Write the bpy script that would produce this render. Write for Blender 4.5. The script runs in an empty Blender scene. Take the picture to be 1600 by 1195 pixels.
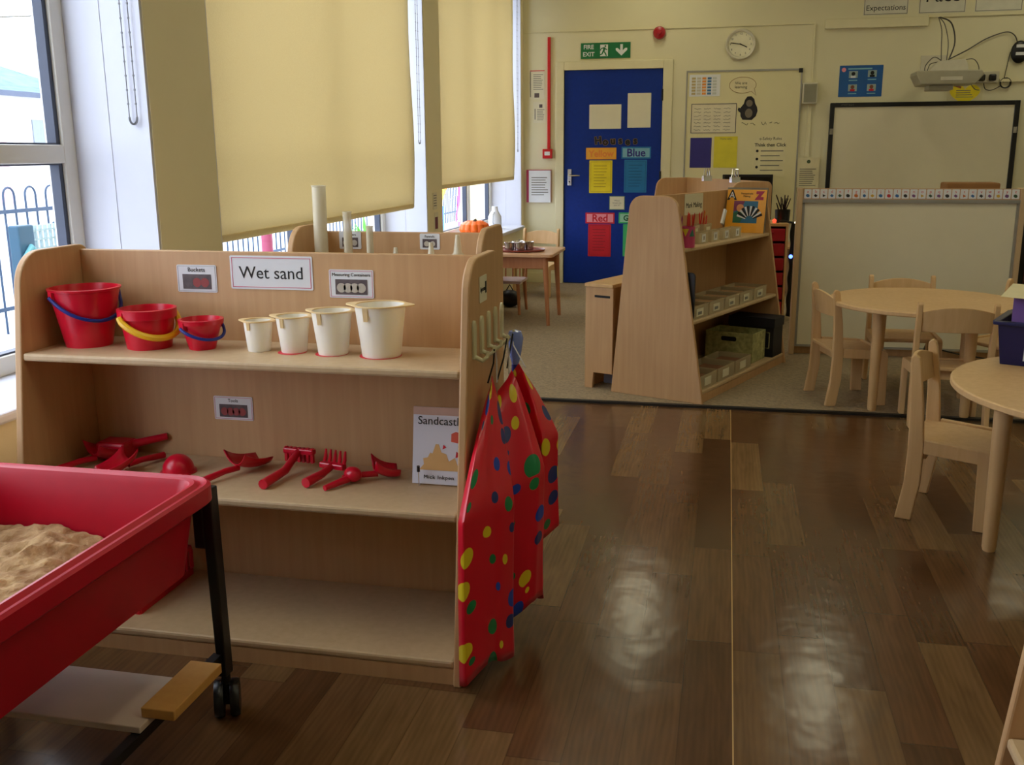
import bpy, bmesh, math, random
from mathutils import Vector, Matrix
random.seed(7)
S = bpy.context.scene
COL = S.collection
PI = math.pi

# ------------------------------------------------------------------ camera
cam = bpy.data.objects.new('camera', bpy.data.cameras.new('camera'))
COL.objects.link(cam)
pit, yaw, roll = 0.228874, 0.212522, -0.005994
fw = Vector((-math.sin(yaw)*math.cos(pit), math.cos(yaw)*math.cos(pit), -math.sin(pit)))
rt = Vector((math.cos(yaw), math.sin(yaw), 0)); up = rt.cross(fw)
r2 = rt*math.cos(roll)+up*math.sin(roll); u2 = -rt*math.sin(roll)+up*math.cos(roll)
M = Matrix((r2, u2, -fw)).transposed().to_4x4(); M.translation = Vector((0, 0, 1.22))
cam.matrix_world = M
cam.data.sensor_width = 36; cam.data.lens = 1539.3/1600*36; cam.data.clip_start = .02
S.camera = cam

# ------------------------------------------------------------------ view, world, sky light
S.view_settings.view_transform = 'Standard'; S.view_settings.look = 'None'
S.view_settings.gamma = 1; S.view_settings.use_curve_mapping = False
S.view_settings.exposure = -0.2
S.cycles.use_denoising = True
S.cycles.max_bounces = 10; S.cycles.diffuse_bounces = 5; S.cycles.transparent_max_bounces = 16
S.cycles.sample_clamp_indirect = 8
W = bpy.data.worlds.new('sky'); S.world = W; W.use_nodes = True
bg = W.node_tree.nodes['Background']; bg.inputs[0].default_value = (0.84, 0.88, 1.0, 1); bg.inputs[1].default_value = 6.7
LAMP_E = 11.0      # radiance of the fluorescent ceiling lamps

# ------------------------------------------------------------------ materials
def nm(name):
    m = bpy.data.materials.new(name); m.use_nodes = True
    return m, m.node_tree.nodes, m.node_tree.links, m.node_tree.nodes['Principled BSDF']
def lin(c):
    return tuple(((x/255)/12.92 if x/255 <= .04045 else ((x/255+.055)/1.055)**2.4) for x in c)
_flat = {}
def P(name, rgb, rough=.5, metal=0, var=.05, scale=12, spec=.5, bump=0):
    """procedural material: a colour broken up by a little noise"""
    if name in _flat: return _flat[name]
    m, n, l, b = nm(name)
    c = lin(rgb)
    tc = n.new('ShaderNodeTexCoord'); no = n.new('ShaderNodeTexNoise'); no.inputs['Scale'].default_value = scale
    l.new(tc.outputs['Object'], no.inputs['Vector'])
    r = n.new('ShaderNodeValToRGB'); r.color_ramp.elements[0].position = .3; r.color_ramp.elements[1].position = .7
    r.color_ramp.elements[0].color = tuple(x*(1-var) for x in c)+(1,)
    r.color_ramp.elements[1].color = tuple(min(1, x*(1+var)) for x in c)+(1,)
    l.new(no.outputs['Fac'], r.inputs[0]); l.new(r.outputs[0], b.inputs['Base Color'])
    b.inputs['Roughness'].default_value = rough; b.inputs['Metallic'].default_value = metal
    b.inputs['Specular IOR Level'].default_value = spec
    if bump:
        bu = n.new('ShaderNodeBump'); bu.inputs['Strength'].default_value = bump; bu.inputs['Distance'].default_value = .01
        l.new(no.outputs['Fac'], bu.inputs['Height']); l.new(bu.outputs[0], b.inputs['Normal'])
    _flat[name] = m
    return m
def wood(name, c1, c2, rough=.45, scale=(30, 30, 1.5), spec=.4):
    m, n, l, b = nm(name)
    tc = n.new('ShaderNodeTexCoord'); mp = n.new('ShaderNodeMapping'); mp.inputs['Scale'].default_value = scale
    no = n.new('ShaderNodeTexNoise'); no.inputs['Scale'].default_value = 1.6; no.inputs['Detail'].default_value = 6; no.inputs['Distortion'].default_value = .4
    n2 = n.new('ShaderNodeTexNoise'); n2.inputs['Scale'].default_value = 2.5
    l.new(tc.outputs['Object'], mp.inputs[0]); l.new(mp.outputs[0], no.inputs['Vector']); l.new(tc.outputs['Object'], n2.inputs['Vector'])
    r = n.new('ShaderNodeValToRGB'); r.color_ramp.elements[0].position = .3; r.color_ramp.elements[1].position = .72
    r.color_ramp.elements[0].color = lin(c1)+(1,); r.color_ramp.elements[1].color = lin(c2)+(1,)
    mx = n.new('ShaderNodeMath'); mx.operation = 'MULTIPLY_ADD'; mx.inputs[1].default_value = .55
    m3 = n.new('ShaderNodeMath'); m3.operation = 'MULTIPLY'; m3.inputs[1].default_value = .45
    l.new(n2.outputs['Fac'], m3.inputs[0]); l.new(no.outputs['Fac'], mx.inputs[0]); l.new(m3.outputs[0], mx.inputs[2])
    l.new(mx.outputs[0], r.inputs[0]); l.new(r.outputs[0], b.inputs['Base Color'])
    b.inputs['Roughness'].default_value = rough; b.inputs['Specular IOR Level'].default_value = spec
    return m
laminate = wood('beech_laminate', (190, 149, 105), (208, 169, 124))
laminate_edge = wood('beech_edging', (188, 160, 122), (204, 178, 140))
birch = wood('birch', (208, 168, 116), (226, 190, 140))
birch_v = birch
beech = wood('beech_turned', (176, 116, 78), (196, 138, 98))
plastic_red = P('red_plastic', (205, 12, 45), .28, var=.04)
tray_red = P('red_tray_plastic', (184, 6, 38), .38, var=.05, spec=.35, bump=.03)
basket_red = P('red_basket_plastic', (205, 15, 40), .4)
plastic_blue = P('blue_plastic', (20, 40, 130), .35)
plastic_yellow = P('yellow_plastic', (235, 185, 30), .35)
white_p = P('white_paper', (225, 228, 232), .6, var=.015)
paper_dim = P('cream_paper', (225, 220, 195), .7, var=.02)
black_ink = P('black_ink', (25, 24, 26), .7)
grey_ink = P('grey_ink', (120, 118, 110), .7)
pink_ink = P('pink_ink', (205, 90, 120), .7)
black_pl = P('black_plastic', (14, 14, 16), .4)
black_metal = P('black_metal', (16, 17, 19), .38)
chrome = P('chrome', (215, 215, 220), .15, 1)
steel = P('steel', (190, 188, 190), .2, 1)
blue_paint = P('blue_door_paint', (5, 46, 142), .5, var=.08, scale=30, spec=.25)
wall_m = P('cream_wall_paint', (224, 218, 184), .75, var=.015, scale=4)
wall_lit = P('cream_wall_paint_lit', (240, 232, 196), .75, var=.015, scale=4)  # back wall's cream raised, so extra light is painted into the left wall
gloss_cream = P('cream_gloss_paint', (224, 217, 180), .4, var=.02)
reveal_m = P('white_reveal_paint', (214, 217, 230), .6, var=.01)
upvc = P('white_upvc', (226, 224, 216), .3, var=.01)
gasket = P('slate_gasket', (60, 68, 88), .5)
ceil_m = P('ceiling_paint', (228, 222, 196), .8, var=.01)
red_gloss = P('red_gloss', (200, 24, 34), .3)
green_sign = P('green_sign', (0, 112, 62), .5)
yellow_card = P('yellow_card', (240, 220, 40), .7)
orange_card = P('orange_card', (240, 175, 60), .7)
blue_card = P('blue_card', (30, 120, 180), .7)
ltblue_card = P('light_blue_card', (130, 185, 205), .7)
red_card = P('red_card', (200, 20, 40), .7)
pink_card = P('pink_card', (238, 150, 165), .7)
green_card = P('green_card', (60, 180, 110), .7)
navy_card = P('navy_card', (50, 45, 130), .7)
poster_blue = P('poster_blue', (16, 88, 160), .55)
board_white = P('whiteboard_enamel', (226, 219, 192), .25, var=.01)
grey_metal = P('grey_metal_frame', (160, 158, 150), .4, .3)
proj_white = P('projector_white', (205, 200, 180), .5)
sky_pl = P('clear_blue_plastic', (130, 150, 225), .15)
navy_tub = P('navy_tub_plastic', (16, 18, 78), .35)
purple_card = P('purple_card', (125, 90, 165), .6)
photo_dark = P('photo_grey', (88, 76, 78), .5, var=.25, scale=60)
photo_brown = P('photo_brown', (130, 100, 84), .5, var=.3, scale=70)
skin_m = P('brown_figure_print', (120, 75, 50), .7)

def mat_plastic_cream():
    m, n, l, b = nm('milky_cream_plastic')
    b.inputs['Base Color'].default_value = lin((242, 236, 222))+(1,)
    b.inputs['Roughness'].default_value = .4
    b.inputs['Subsurface Weight'].default_value = .25
    b.inputs['Subsurface Radius'].default_value = (.03, .025, .015); b.inputs['Subsurface Scale'].default_value = .3
    return m
cream_pl = mat_plastic_cream()
lip_pl = P('yellowed_cream_rim', (236, 206, 150), .4)
def mat_clear(name, rgb, alpha, rough=.2):
    m, n, l, b = nm(name)
    b.inputs['Base Color'].default_value = lin(rgb)+(1,); b.inputs['Roughness'].default_value = rough
    b.inputs['Alpha'].default_value = alpha
    return m
frost = mat_clear('frosted_cylinder_plastic', (236, 228, 202), .5, .35)
clearbox = mat_clear('clear_acrylic', (215, 200, 165), .55, .2)
# window glass: clear, lets the daylight through
def mat_glass():
    m, n, l, b = nm('window_glass'); n.remove(b); o = n['Material Output']
    t = n.new('ShaderNodeBsdfTransparent'); t.inputs[0].default_value = (.96, .98, .98, 1)
    g = n.new('ShaderNodeBsdfGlossy'); g.inputs['Roughness'].default_value = 0
    mx = n.new('ShaderNodeMixShader'); mx.inputs[0].default_value = .03
    l.new(t.outputs[0], mx.inputs[1]); l.new(g.outputs[0], mx.inputs[2]); l.new(mx.outputs[0], o.inputs[0])
    return m
glass = mat_glass()
def mat_blind():
    m, n, l, b = nm('cream_blind_fabric'); n.remove(b); o = n['Material Output']
    tc = n.new('ShaderNodeTexCoord'); no = n.new('ShaderNodeTexNoise'); no.inputs['Scale'].default_value = 260
    l.new(tc.outputs['Object'], no.inputs['Vector'])
    r = n.new('ShaderNodeValToRGB'); r.color_ramp.elements[0].color = lin((232, 218, 180))+(1,); r.color_ramp.elements[1].color = lin((246, 236, 204))+(1,)
    l.new(no.outputs['Fac'], r.inputs[0])
    d = n.new('ShaderNodeBsdfDiffuse'); t = n.new('ShaderNodeBsdfTranslucent')
    l.new(r.outputs[0], d.inputs[0]); l.new(r.outputs[0], t.inputs[0])
    mx = n.new('ShaderNodeMixShader'); mx.inputs[0].default_value = .42
    l.new(d.outputs[0], mx.inputs[1]); l.new(t.outputs[0], mx.inputs[2]); l.new(mx.outputs[0], o.inputs[0])
    return m
blind_m = mat_blind()
hem_m = P('tan_blind_hem', (176, 152, 92), .7)

def mat_floor():
    m, n, l, b = nm('oak_vinyl_planks')
    def math_(op, a, bb=None, c=None):
        x = n.new('ShaderNodeMath'); x.operation = op
        for i, v in enumerate((a, bb, c)):
            if v is None: continue
            if hasattr(v, 'is_linked') or hasattr(v, 'links'): l.new(v, x.inputs[i])
            else: x.inputs[i].default_value = v
        return x.outputs[0]
    tc = n.new('ShaderNodeTexCoord'); sp = n.new('ShaderNodeSeparateXYZ'); l.new(tc.outputs['Object'], sp.inputs[0])
    X, Y = sp.outputs[0], sp.outputs[1]
    cx = math_('DIVIDE', math_('SUBTRACT', X, .061), .1155); col = math_('FLOOR', cx)
    wn = n.new('ShaderNodeTexWhiteNoise'); wn.noise_dimensions = '1D'; l.new(col, wn.inputs['W'])
    ry = math_('ADD', math_('DIVIDE', Y, .62), math_('MULTIPLY', wn.outputs['Value'], 7.3)); row = math_('FLOOR', ry)
    cmb = n.new('ShaderNodeCombineXYZ'); l.new(col, cmb.inputs[0]); l.new(row, cmb.inputs[1])
    w2 = n.new('ShaderNodeTexWhiteNoise'); w2.noise_dimensions = '2D'; l.new(cmb.outputs[0], w2.inputs['Vector'])
    base = n.new('ShaderNodeValToRGB'); e = base.color_ramp.elements
    e[0].color = lin((84, 56, 34))+(1,); e[1].color = lin((128, 98, 62))+(1,)
    for p_, c_ in ((.3, (96, 64, 40)), (.55, (106, 76, 48)), (.8, (114, 86, 54))):
        q = base.color_ramp.elements.new(p_); q.color = lin(c_)+(1,)
    l.new(w2.outputs['Value'], base.inputs[0])
    # grain, shifted per plank
    off = n.new('ShaderNodeVectorMath'); off.operation = 'MULTIPLY_ADD'; l.new(w2.outputs['Color'], off.inputs[0]); off.inputs[1].default_value = (9, 9, 9); l.new(tc.outputs['Object'], off.inputs[2])
    mp = n.new('ShaderNodeMapping'); mp.inputs['Scale'].default_value = (14, 1.8, 1); l.new(off.outputs[0], mp.inputs[0])
    g = n.new('ShaderNodeTexNoise'); g.inputs['Scale'].default_value = 2.2; g.inputs['Detail'].default_value = 7; g.inputs['Distortion'].default_value = .9; l.new(mp.outputs[0], g.inputs['Vector'])
    wv = n.new('ShaderNodeTexWave'); wv.inputs['Scale'].default_value = 1.6; wv.inputs['Distortion'].default_value = 9; wv.inputs['Detail'].default_value = 3; wv.inputs['Detail Scale'].default_value = .8
    l.new(mp.outputs[0], wv.inputs['Vector'])
    gg = math_('ADD', math_('MULTIPLY', g.outputs['Fac'], .88), math_('MULTIPLY', wv.outputs['Fac'], .12))
    mr = n.new('ShaderNodeMapRange'); mr.inputs[1].default_value = .3; mr.inputs[2].default_value = .75; mr.inputs[3].default_value = .72; mr.inputs[4].default_value = 1.16; l.new(gg, mr.inputs[0])
    fx = math_('FRACT', cx); edge = math_('MINIMUM', fx, math_('SUBTRACT', 1, fx)); e1 = math_('LESS_THAN', edge, .012)
    fy = math_('FRACT', ry); ey = math_('MINIMUM', fy, math_('SUBTRACT', 1, fy)); e2 = math_('LESS_THAN', ey, .003)
    em = math_('SUBTRACT', 1, math_('MULTIPLY', math_('MAXIMUM', e1, e2), .28))
    seam = math_('LESS_THAN', math_('ABSOLUTE', math_('SUBTRACT', X, .061)), .0014)
    k = n.new('ShaderNodeVectorMath'); k.operation = 'SCALE'; l.new(base.outputs[0], k.inputs[0]); l.new(math_('MULTIPLY', mr.outputs[0], em), k.inputs['Scale'])
    mx = n.new('ShaderNodeMix'); mx.data_type = 'RGBA'; l.new(seam, mx.inputs[0]); l.new(k.outputs[0], mx.inputs[6]); mx.inputs[7].default_value = lin((196, 160, 105))+(1,)
    l.new(mx.outputs[2], b.inputs['Base Color'])
    b.inputs['Roughness'].default_value = .20; b.inputs['Specular IOR Level'].default_value = .5
    # slow undulation of the vinyl plus fine emboss
    big = n.new('ShaderNodeTexNoise'); big.inputs['Scale'].default_value = 9; big.inputs['Detail'].default_value = 2; l.new(tc.outputs['Object'], big.inputs['Vector'])
    b1 = n.new('ShaderNodeBump'); b1.inputs['Strength'].default_value = .15; b1.inputs['Distance'].default_value = .012; l.new(big.outputs['Fac'], b1.inputs['Height'])
    b2 = n.new('ShaderNodeBump'); b2.inputs['Strength'].default_value = .05; b2.inputs['Distance'].default_value = .002; l.new(g.outputs['Fac'], b2.inputs['Height']); l.new(b1.outputs[0], b2.inputs['Normal'])
    l.new(b2.outputs[0], b.inputs['Normal'])
    return m
floor_m = mat_floor()
carpet_m = P('beige_carpet', (150, 133, 106), .95, var=.2, scale=70, bump=.4)
carpet_edge = P('dark_carpet_strip', (24, 20, 16), .6)

def mat_sand():
    m, n, l, b = nm('sand')
    tc = n.new('ShaderNodeTexCoord'); no = n.new('ShaderNodeTexNoise'); no.inputs['Scale'].default_value = 26; no.inputs['Detail'].default_value = 8
    l.new(tc.outputs['Object'], no.inputs['Vector'])
    r = n.new('ShaderNodeValToRGB'); r.color_ramp.elements[0].position = .35; r.color_ramp.elements[1].position = .7
    r.color_ramp.elements[0].color = lin((150, 112, 72))+(1,); r.color_ramp.elements[1].color = lin((205, 172, 125))+(1,)
    l.new(no.outputs['Fac'], r.inputs[0]); l.new(r.outputs[0], b.inputs['Base Color']); b.inputs['Roughness'].default_value = .95
    bu = n.new('ShaderNodeBump'); bu.inputs['Strength'].default_value = .9; bu.inputs['Distance'].default_value = .02
    l.new(no.outputs['Fac'], bu.inputs['Height']); l.new(bu.outputs[0], b.inputs['Normal'])
    return m
sand_m = mat_sand()
def mat_apron():
    m, n, l, b = nm('red_wipe_clean_fabric_with_shapes')
    uv = n.new('ShaderNodeTexCoord')
    vo = n.new('ShaderNodeTexVoronoi'); vo.voronoi_dimensions = '2D'; vo.inputs['Scale'].default_value = 15; vo.inputs['Randomness'].default_value = .75
    vo.inputs['Scale'].default_value = 13
    l.new(uv.outputs['UV'], vo.inputs['Vector'])
    sx = n.new('ShaderNodeSeparateColor'); l.new(vo.outputs['Color'], sx.inputs[0])
    thr = n.new('ShaderNodeMapRange'); thr.inputs[3].default_value = .10; thr.inputs[4].default_value = .36; l.new(sx.outputs[1], thr.inputs[0])
    lt = n.new('ShaderNodeMath'); lt.operation = 'LESS_THAN'; l.new(vo.outputs['Distance'], lt.inputs[0]); l.new(thr.outputs[0], lt.inputs[1])
    r = n.new('ShaderNodeValToRGB'); r.color_ramp.interpolation = 'CONSTANT'; e = r.color_ramp.elements
    e[0].position = 0; e[0].color = lin((228, 205, 40))+(1,); e[1].position = .36; e[1].color = lin((18, 130, 76))+(1,)
    q = e.new(.62); q.color = lin((26, 50, 120))+(1,); q = e.new(.88); q.color = lin((24, 70, 190))+(1,)
    l.new(sx.outputs[0], r.inputs[0])
    mx = n.new('ShaderNodeMix'); mx.data_type = 'RGBA'; l.new(lt.outputs[0], mx.inputs[0]); mx.inputs[6].default_value = lin((214, 18, 46))+(1,); l.new(r.outputs[0], mx.inputs[7])
    l.new(mx.outputs[2], b.inputs['Base Color']); b.inputs['Roughness'].default_value = .3
    return m
apron_m = mat_apron()
def emit(name, rgb, s):
    m, n, l, b = nm(name); b.inputs['Base Color'].default_value = tuple(rgb)+(1,)
    b.inputs['Emission Color'].default_value = tuple(rgb)+(1,); b.inputs['Emission Strength'].default_value = s
    return m
lamp_m = emit('fluorescent_diffuser', (.95, .89, .62), LAMP_E)
led_red = emit('red_bulb', (1, .05, .02), 3); led_blue = emit('blue_bulb', (.1, .2, 1), 5); led_white = emit('white_bulb', (1, .8, .6), 4)

# ------------------------------------------------------------------ mesh helpers
class MB:
    def __init__(s): s.bm = bmesh.new()
    def box(s, x0, x1, y0, y1, z0, z1, rot=None, piv=None):
        r = bmesh.ops.create_cube(s.bm, size=1)['verts']
        for v in r: v.co = Vector(((x0+x1)/2+v.co.x*(x1-x0), (y0+y1)/2+v.co.y*(y1-y0), (z0+z1)/2+v.co.z*(z1-z0)))
        if rot is not None:
            p = Vector(piv) if piv else Vector(((x0+x1)/2, (y0+y1)/2, (z0+z1)/2))
            for v in r: v.co = p+rot@(v.co-p)
        return s
    def prism(s, pts, axis, a, b):
        """pts: 2D polygon in the plane across axis (x: (y,z); y: (x,z); z: (x,y)), extruded from a to b"""
        def mk(p, t):
            return {'x': (t, p[0], p[1]), 'y': (p[0], t, p[1]), 'z': (p[0], p[1], t)}[axis]
        A = [s.bm.verts.new(mk(p, a)) for p in pts]; B = [s.bm.verts.new(mk(p, b)) for p in pts]
        f = [s.bm.faces.new(A), s.bm.faces.new(B)]; k = len(pts)
        for i in range(k): f.append(s.bm.faces.new((A[i], A[(i+1) % k], B[(i+1) % k], B[i])))
        return s
    def lathe(s, prof, seg=32, c=(0, 0, 0), cap=True, sx=1, sy=1):
        """prof: list of (radius, z)"""
        rings = []
        for r, z in prof:
            rings.append([s.bm.verts.new((c[0]+r*sx*math.cos(2*PI*i/seg), c[1]+r*sy*math.sin(2*PI*i/seg), c[2]+z)) for i in range(seg)])
        for A, B in zip(rings, rings[1:]):
            for i in range(seg): s.bm.faces.new((A[i], A[(i+1) % seg], B[(i+1) % seg], B[i]))
        if cap: s.bm.faces.new(rings[0]); s.bm.faces.new(rings[-1])
        return s
    def tube(s, pts, r, seg=8, closed=False):
        pts = [Vector(p) for p in pts]; k = len(pts); rr = r if isinstance(r, (list, tuple)) else [r]*k
        rings = []; last = None
        for i, p in enumerate(pts):
            a = pts[i-1] if (i > 0 or closed) else p; b = pts[(i+1) % k] if (i < k-1 or closed) else p
            d = (b-a).normalized() if (b-a).length > 1e-9 else Vector((0, 0, 1))
            if last is None:
                h = Vector((0, 0, 1)) if abs(d.z) < .9 else Vector((1, 0, 0)); u = d.cross(h).normalized()
            else:
                u = (last-d*last.dot(d)).normalized()
            last = u; v = d.cross(u)
            rings.append([s.bm.verts.new(p+(u*math.cos(2*PI*j/seg)+v*math.sin(2*PI*j/seg))*rr[i]) for j in range(seg)])
        n_ = k if closed else k-1
        for i in range(n_):
            A, B = rings[i], rings[(i+1) % k]
            for j in range(seg): s.bm.faces.new((A[j], A[(j+1) % seg], B[(j+1) % seg], B[j]))
        if not closed: s.bm.faces.new(rings[0]); s.bm.faces.new(rings[-1])
        return s
    def sph(s, c, r, sc=(1, 1, 1), seg=20):
        v = bmesh.ops.create_uvsphere(s.bm, u_segments=seg, v_segments=seg//2+2, radius=r)['verts']
        for x in v: x.co = Vector((c[0]+x.co.x*sc[0], c[1]+x.co.y*sc[1], c[2]+x.co.z*sc[2]))
        return s
    def xf(s, mat):
        bmesh.ops.transform(s.bm, matrix=mat, verts=s.bm.verts); return s
    def build(s, name, mat, parent=None, bevel=0, smooth=False, seg=2, loc=None, rot=None):
        bmesh.ops.recalc_face_normals(s.bm, faces=s.bm.faces)
        me = bpy.data.meshes.new(name); s.bm.to_mesh(me); s.bm.free()
        me.materials.append(mat)
        if smooth:
            for p in me.polygons: p.use_smooth = True
            me.set_sharp_from_angle(angle=math.radians(38))
        o = bpy.data.objects.new(name, me); COL.objects.link(o)
        if parent: o.parent = parent
        if loc: o.location = loc
        if rot: o.rotation_euler = rot
        if bevel:
            b = o.modifiers.new('bevel', 'BEVEL'); b.width = bevel; b.segments = seg; b.limit_method = 'ANGLE'; b.angle_limit = math.radians(40)
        return o
def tag(o, label, cat, group=None):
    o['label'] = label; o['category'] = cat
    if group: o['group'] = group
    return o
def thing(name, label, cat, loc=(0, 0, 0), rz=0, group=None, rot=None):
    o = bpy.data.objects.new(name, None); COL.objects.link(o); o.empty_display_size = .1
    o.location = loc; o.rotation_euler = rot or (0, 0, rz)
    return tag(o, label, cat, group)
def struct(o): o['kind'] = 'structure'; return o
def dup(root, loc, rz=0, label=None, group=None, rot=None):
    r = root.copy(); COL.objects.link(r); r.location = loc; r.rotation_euler = rot or (0, 0, rz)
    if label: r['label'] = label
    if group: r['group'] = group
    for ch in list(root.children):
        c = ch.copy(); COL.objects.link(c); c.parent = r
        for g in list(ch.children):
            d = g.copy(); COL.objects.link(d); d.parent = c
    return r
def text(body, size, mat, parent, loc, rot=(PI/2, 0, 0), name='lettering', bold=0, align='CENTER', ext=.0004, space=1.0):
    cu = bpy.data.curves.new(name, 'FONT'); cu.body = body; cu.size = size; cu.align_x = align; cu.align_y = 'CENTER'
    cu.extrude = ext; cu.offset = bold; cu.resolution_u = 3; cu.space_character = space
    t = bpy.data.objects.new(name, cu); COL.objects.link(t)
    bpy.context.view_layer.update()
    dg = bpy.context.evaluated_depsgraph_get()
    me = bpy.data.meshes.new_from_object(t.evaluated_get(dg)); bpy.data.objects.remove(t)
    me.name = name; me.materials.clear(); me.materials.append(mat)
    o = bpy.data.objects.new(name, me); COL.objects.link(o); o.parent = parent; o.location = loc; o.rotation_euler = rot
    return o
def rrect(x0, x1, y0, y1, r, n=5):
    out = []
    for cx, cy, a0 in ((x1-r, y1-r, 0), (x0+r, y1-r, 90), (x0+r, y0+r, 180), (x1-r, y0+r, 270)):
        for i in range(n+1):
            a = math.radians(a0+90*i/n); out.append((cx+r*math.cos(a), cy+r*math.sin(a)))
    return out

# ------------------------------------------------------------------ the room
WX, BY, CZ = -1.88, 9.285, 3.0           # left wall face, back wall face, ceiling height
RX, FY = 4.2, -3.2
struct(MB().box(-2.45, RX, FY, 4.745, -.12, 0).build('floor', floor_m))
tag(MB().box(WX+.002, RX-.002, 4.775, BY-.002, .0005, .008).build('carpet', carpet_m), 'beige short-pile carpet covering the back half of the room', 'carpet')
struct(MB().box(-2.45, RX, 4.745, BY+.3, -.12, 0).build('floor', floor_m))
struct(MB().box(WX+.002, RX-.002, 4.745, 4.775, 0, .012).build('trim_1', carpet_edge))
struct(MB().box(-2.45, RX+.2, FY-.2, BY+.3, CZ, CZ+.15).build('ceiling', ceil_m))
struct(MB().box(RX, RX+.2, FY-.2, BY+.3, 0, CZ).build('wall_right', wall_m))
struct(MB().box(-2.45, RX, FY-.2, FY, 0, CZ).build('wall_front', wall_m))
# back wall with the doorway
DX0, DX1, DH = -1.50, -.60, 1.953
w = MB(); w.box(-2.45, DX0-.0, BY, BY+.2, 0, CZ); w.box(DX1, RX, BY, BY+.2, 0, CZ); w.box(DX0, DX1, BY, BY+.2, DH, CZ); w.box(DX0, DX1, BY+.15, BY+.2, 0, DH)
struct(w.build('wall_back', wall_m))
# left wall with four window openings
SILL, HEAD = .555, 2.75
OPEN = [(-2.9, -.8), (.65, 3.06), (3.472, 6.178), (6.518, 9.19)]  # nearest window's unseen near end is shortened to let in less daylight
w = MB(); ys = [FY]+[v for o_ in OPEN for v in o_]+[BY]
for i in range(0, len(ys), 2): w.box(-2.28, WX, ys[i], ys[i+1], 0, CZ)
for a, b in OPEN: w.box(-2.28, WX, a, b, 0, SILL-.03); w.box(-2.28, WX, a, b, HEAD, CZ)
struct(w.build('wall_left', wall_lit))
for i, (a, b) in enumerate(OPEN):
    # plaster reveals, sill board, upvc frame with gaskets and glass
    r = MB(); r.box(-2.28, WX-.004, a, a+.012, SILL, HEAD); r.box(-2.28, WX-.004, b-.012, b, SILL, HEAD); r.box(-2.28, WX-.004, a, b, HEAD-.012, HEAD)
    r.box(-2.035, -2.029, b-.014, b-.011, SILL, HEAD)
    struct(r.build('trim_%d' % (i+2), reveal_m))
    struct(MB().box(-2.28, WX+.03, a+.001, b-.001, SILL-.03, SILL).build('trim_%d' % (i+7), reveal_m, bevel=.008))
    win = bpy.data.objects.new('window_%d' % (i+1), None); COL.objects.link(win); struct(win)
    win.location = (-2.2, a, SILL)
    L, H = b-a, HEAD-SILL; fr = MB(); gk = MB()
    x0, x1 = -.035, .035
    fr.box(x0, x1, .012, .075, 0, H-.012); fr.box(x0, x1, L-.075, L-.012, 0, H-.012)
    fr.box(x0, x1, .075, L-.075, 0, .06); fr.box(x0, x1, .075, L-.075, H-.075, H-.012)
    muls = [L/2] if i < 3 else [.35*L, .68*L]
    cells = [.075]+[q for m_ in muls for q in (m_-.035, m_+.035)]+[L-.075]
    for m_ in muls: fr.box(x0, x1, m_-.035, m_+.035, .06, H-.075)
    TZ = 1.225-SILL
    for c0, c1 in zip(cells[::2], cells[1::2]):
        fr.box(x0, x1, c0, c1, TZ-.03, TZ+.03)
        for z0, z1 in ((.06, TZ-.03), (TZ+.03, H-.075)):
            for q in ((c0, c0+.02, z0, z1), (c1-.02, c1, z0, z1), (c0+.02, c1-.02, z0, z0+.006), (c0+.02, c1-.02, z1-.006, z1)):
                gk.box(-.012, .022, q[0], q[1], q[2], q[3])
    fo = fr.build('window_frame', upvc, win, bevel=.004); go = gk.build('gasket', gasket, win)
    g = MB(); g.box(-.006, .0, .07, L-.07, .055, H-.07); g.build('pane', glass, win)
# door: leaf, architrave, handle
def door():
    d = bpy.data.objects.new('door_1', None); COL.objects.link(d); struct(d); d.location = (DX0, BY, 0)
    MB().box(.006, DX1-DX0-.006, .002, .044, .012, DH-.006).build('door_leaf', blue_paint, d, bevel=.002)
    a = MB()
    a.box(-.075, .002, -.018, .0, 0, DH+.07); a.box(DX1-DX0-.002, DX1-DX0+.085, -.018, 0, 0, DH+.07); a.box(.002, DX1-DX0-.002, -.018, 0, DH-.004, DH+.07)
    a.build('architrave', gloss_cream, d, bevel=.004)
    h = MB().box(.04, .078, -.012, .0015, .92, 1.07).build('handle_plate', steel, d, bevel=.003)
    MB().tube([(.058, -.01, 1.015), (.058, -.045, 1.015), (.085, -.052, 1.012), (.16, -.05, 1.012)], .008).build('lever', chrome, h, smooth=True)
    MB().lathe([(.007, 0), (.007, .004)], 16).xf(Matrix.Rotation(PI/2, 4, 'X')).build('keyhole', black_ink, h, loc=(.058, -.0125, .955))
    for z in (.35, 1.0, 1.72):
        MB().box(DX1-DX0-.012, DX1-DX0+.004, -.022, .0015, z-.05, z+.05).build('hinge', black_metal, d)
door()
struct(MB().box(DX1+.085, RX, BY-.016, BY, 0.008, .1).build('baseboard_back', gloss_cream))
struct(MB().box(WX, DX0-.075, BY-.016, BY, 0.008, .1).build('baseboard_corner', gloss_cream))
# surface trunking on the back wall (cable runs)
struct(MB().box(WX, .68, BY-.012, BY, 2.282, 2.296).box(.672, .686, BY-.012, BY, 1.80, 2.282).build('trim_11', gloss_cream))
struct(MB().box(.76, 1.59, BY-.045, BY, 2.236, 2.312).box(1.59, RX, BY-.02, BY, 2.305, 2.325).build('trim_12', gloss_cream, bevel=.003))
struct(MB().box(2.19, RX, BY-.03, BY, 1.775, 1.80).box(.66, .69, BY-.02, BY, 1.17, 1.62).build('trim_13', gloss_cream))

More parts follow.
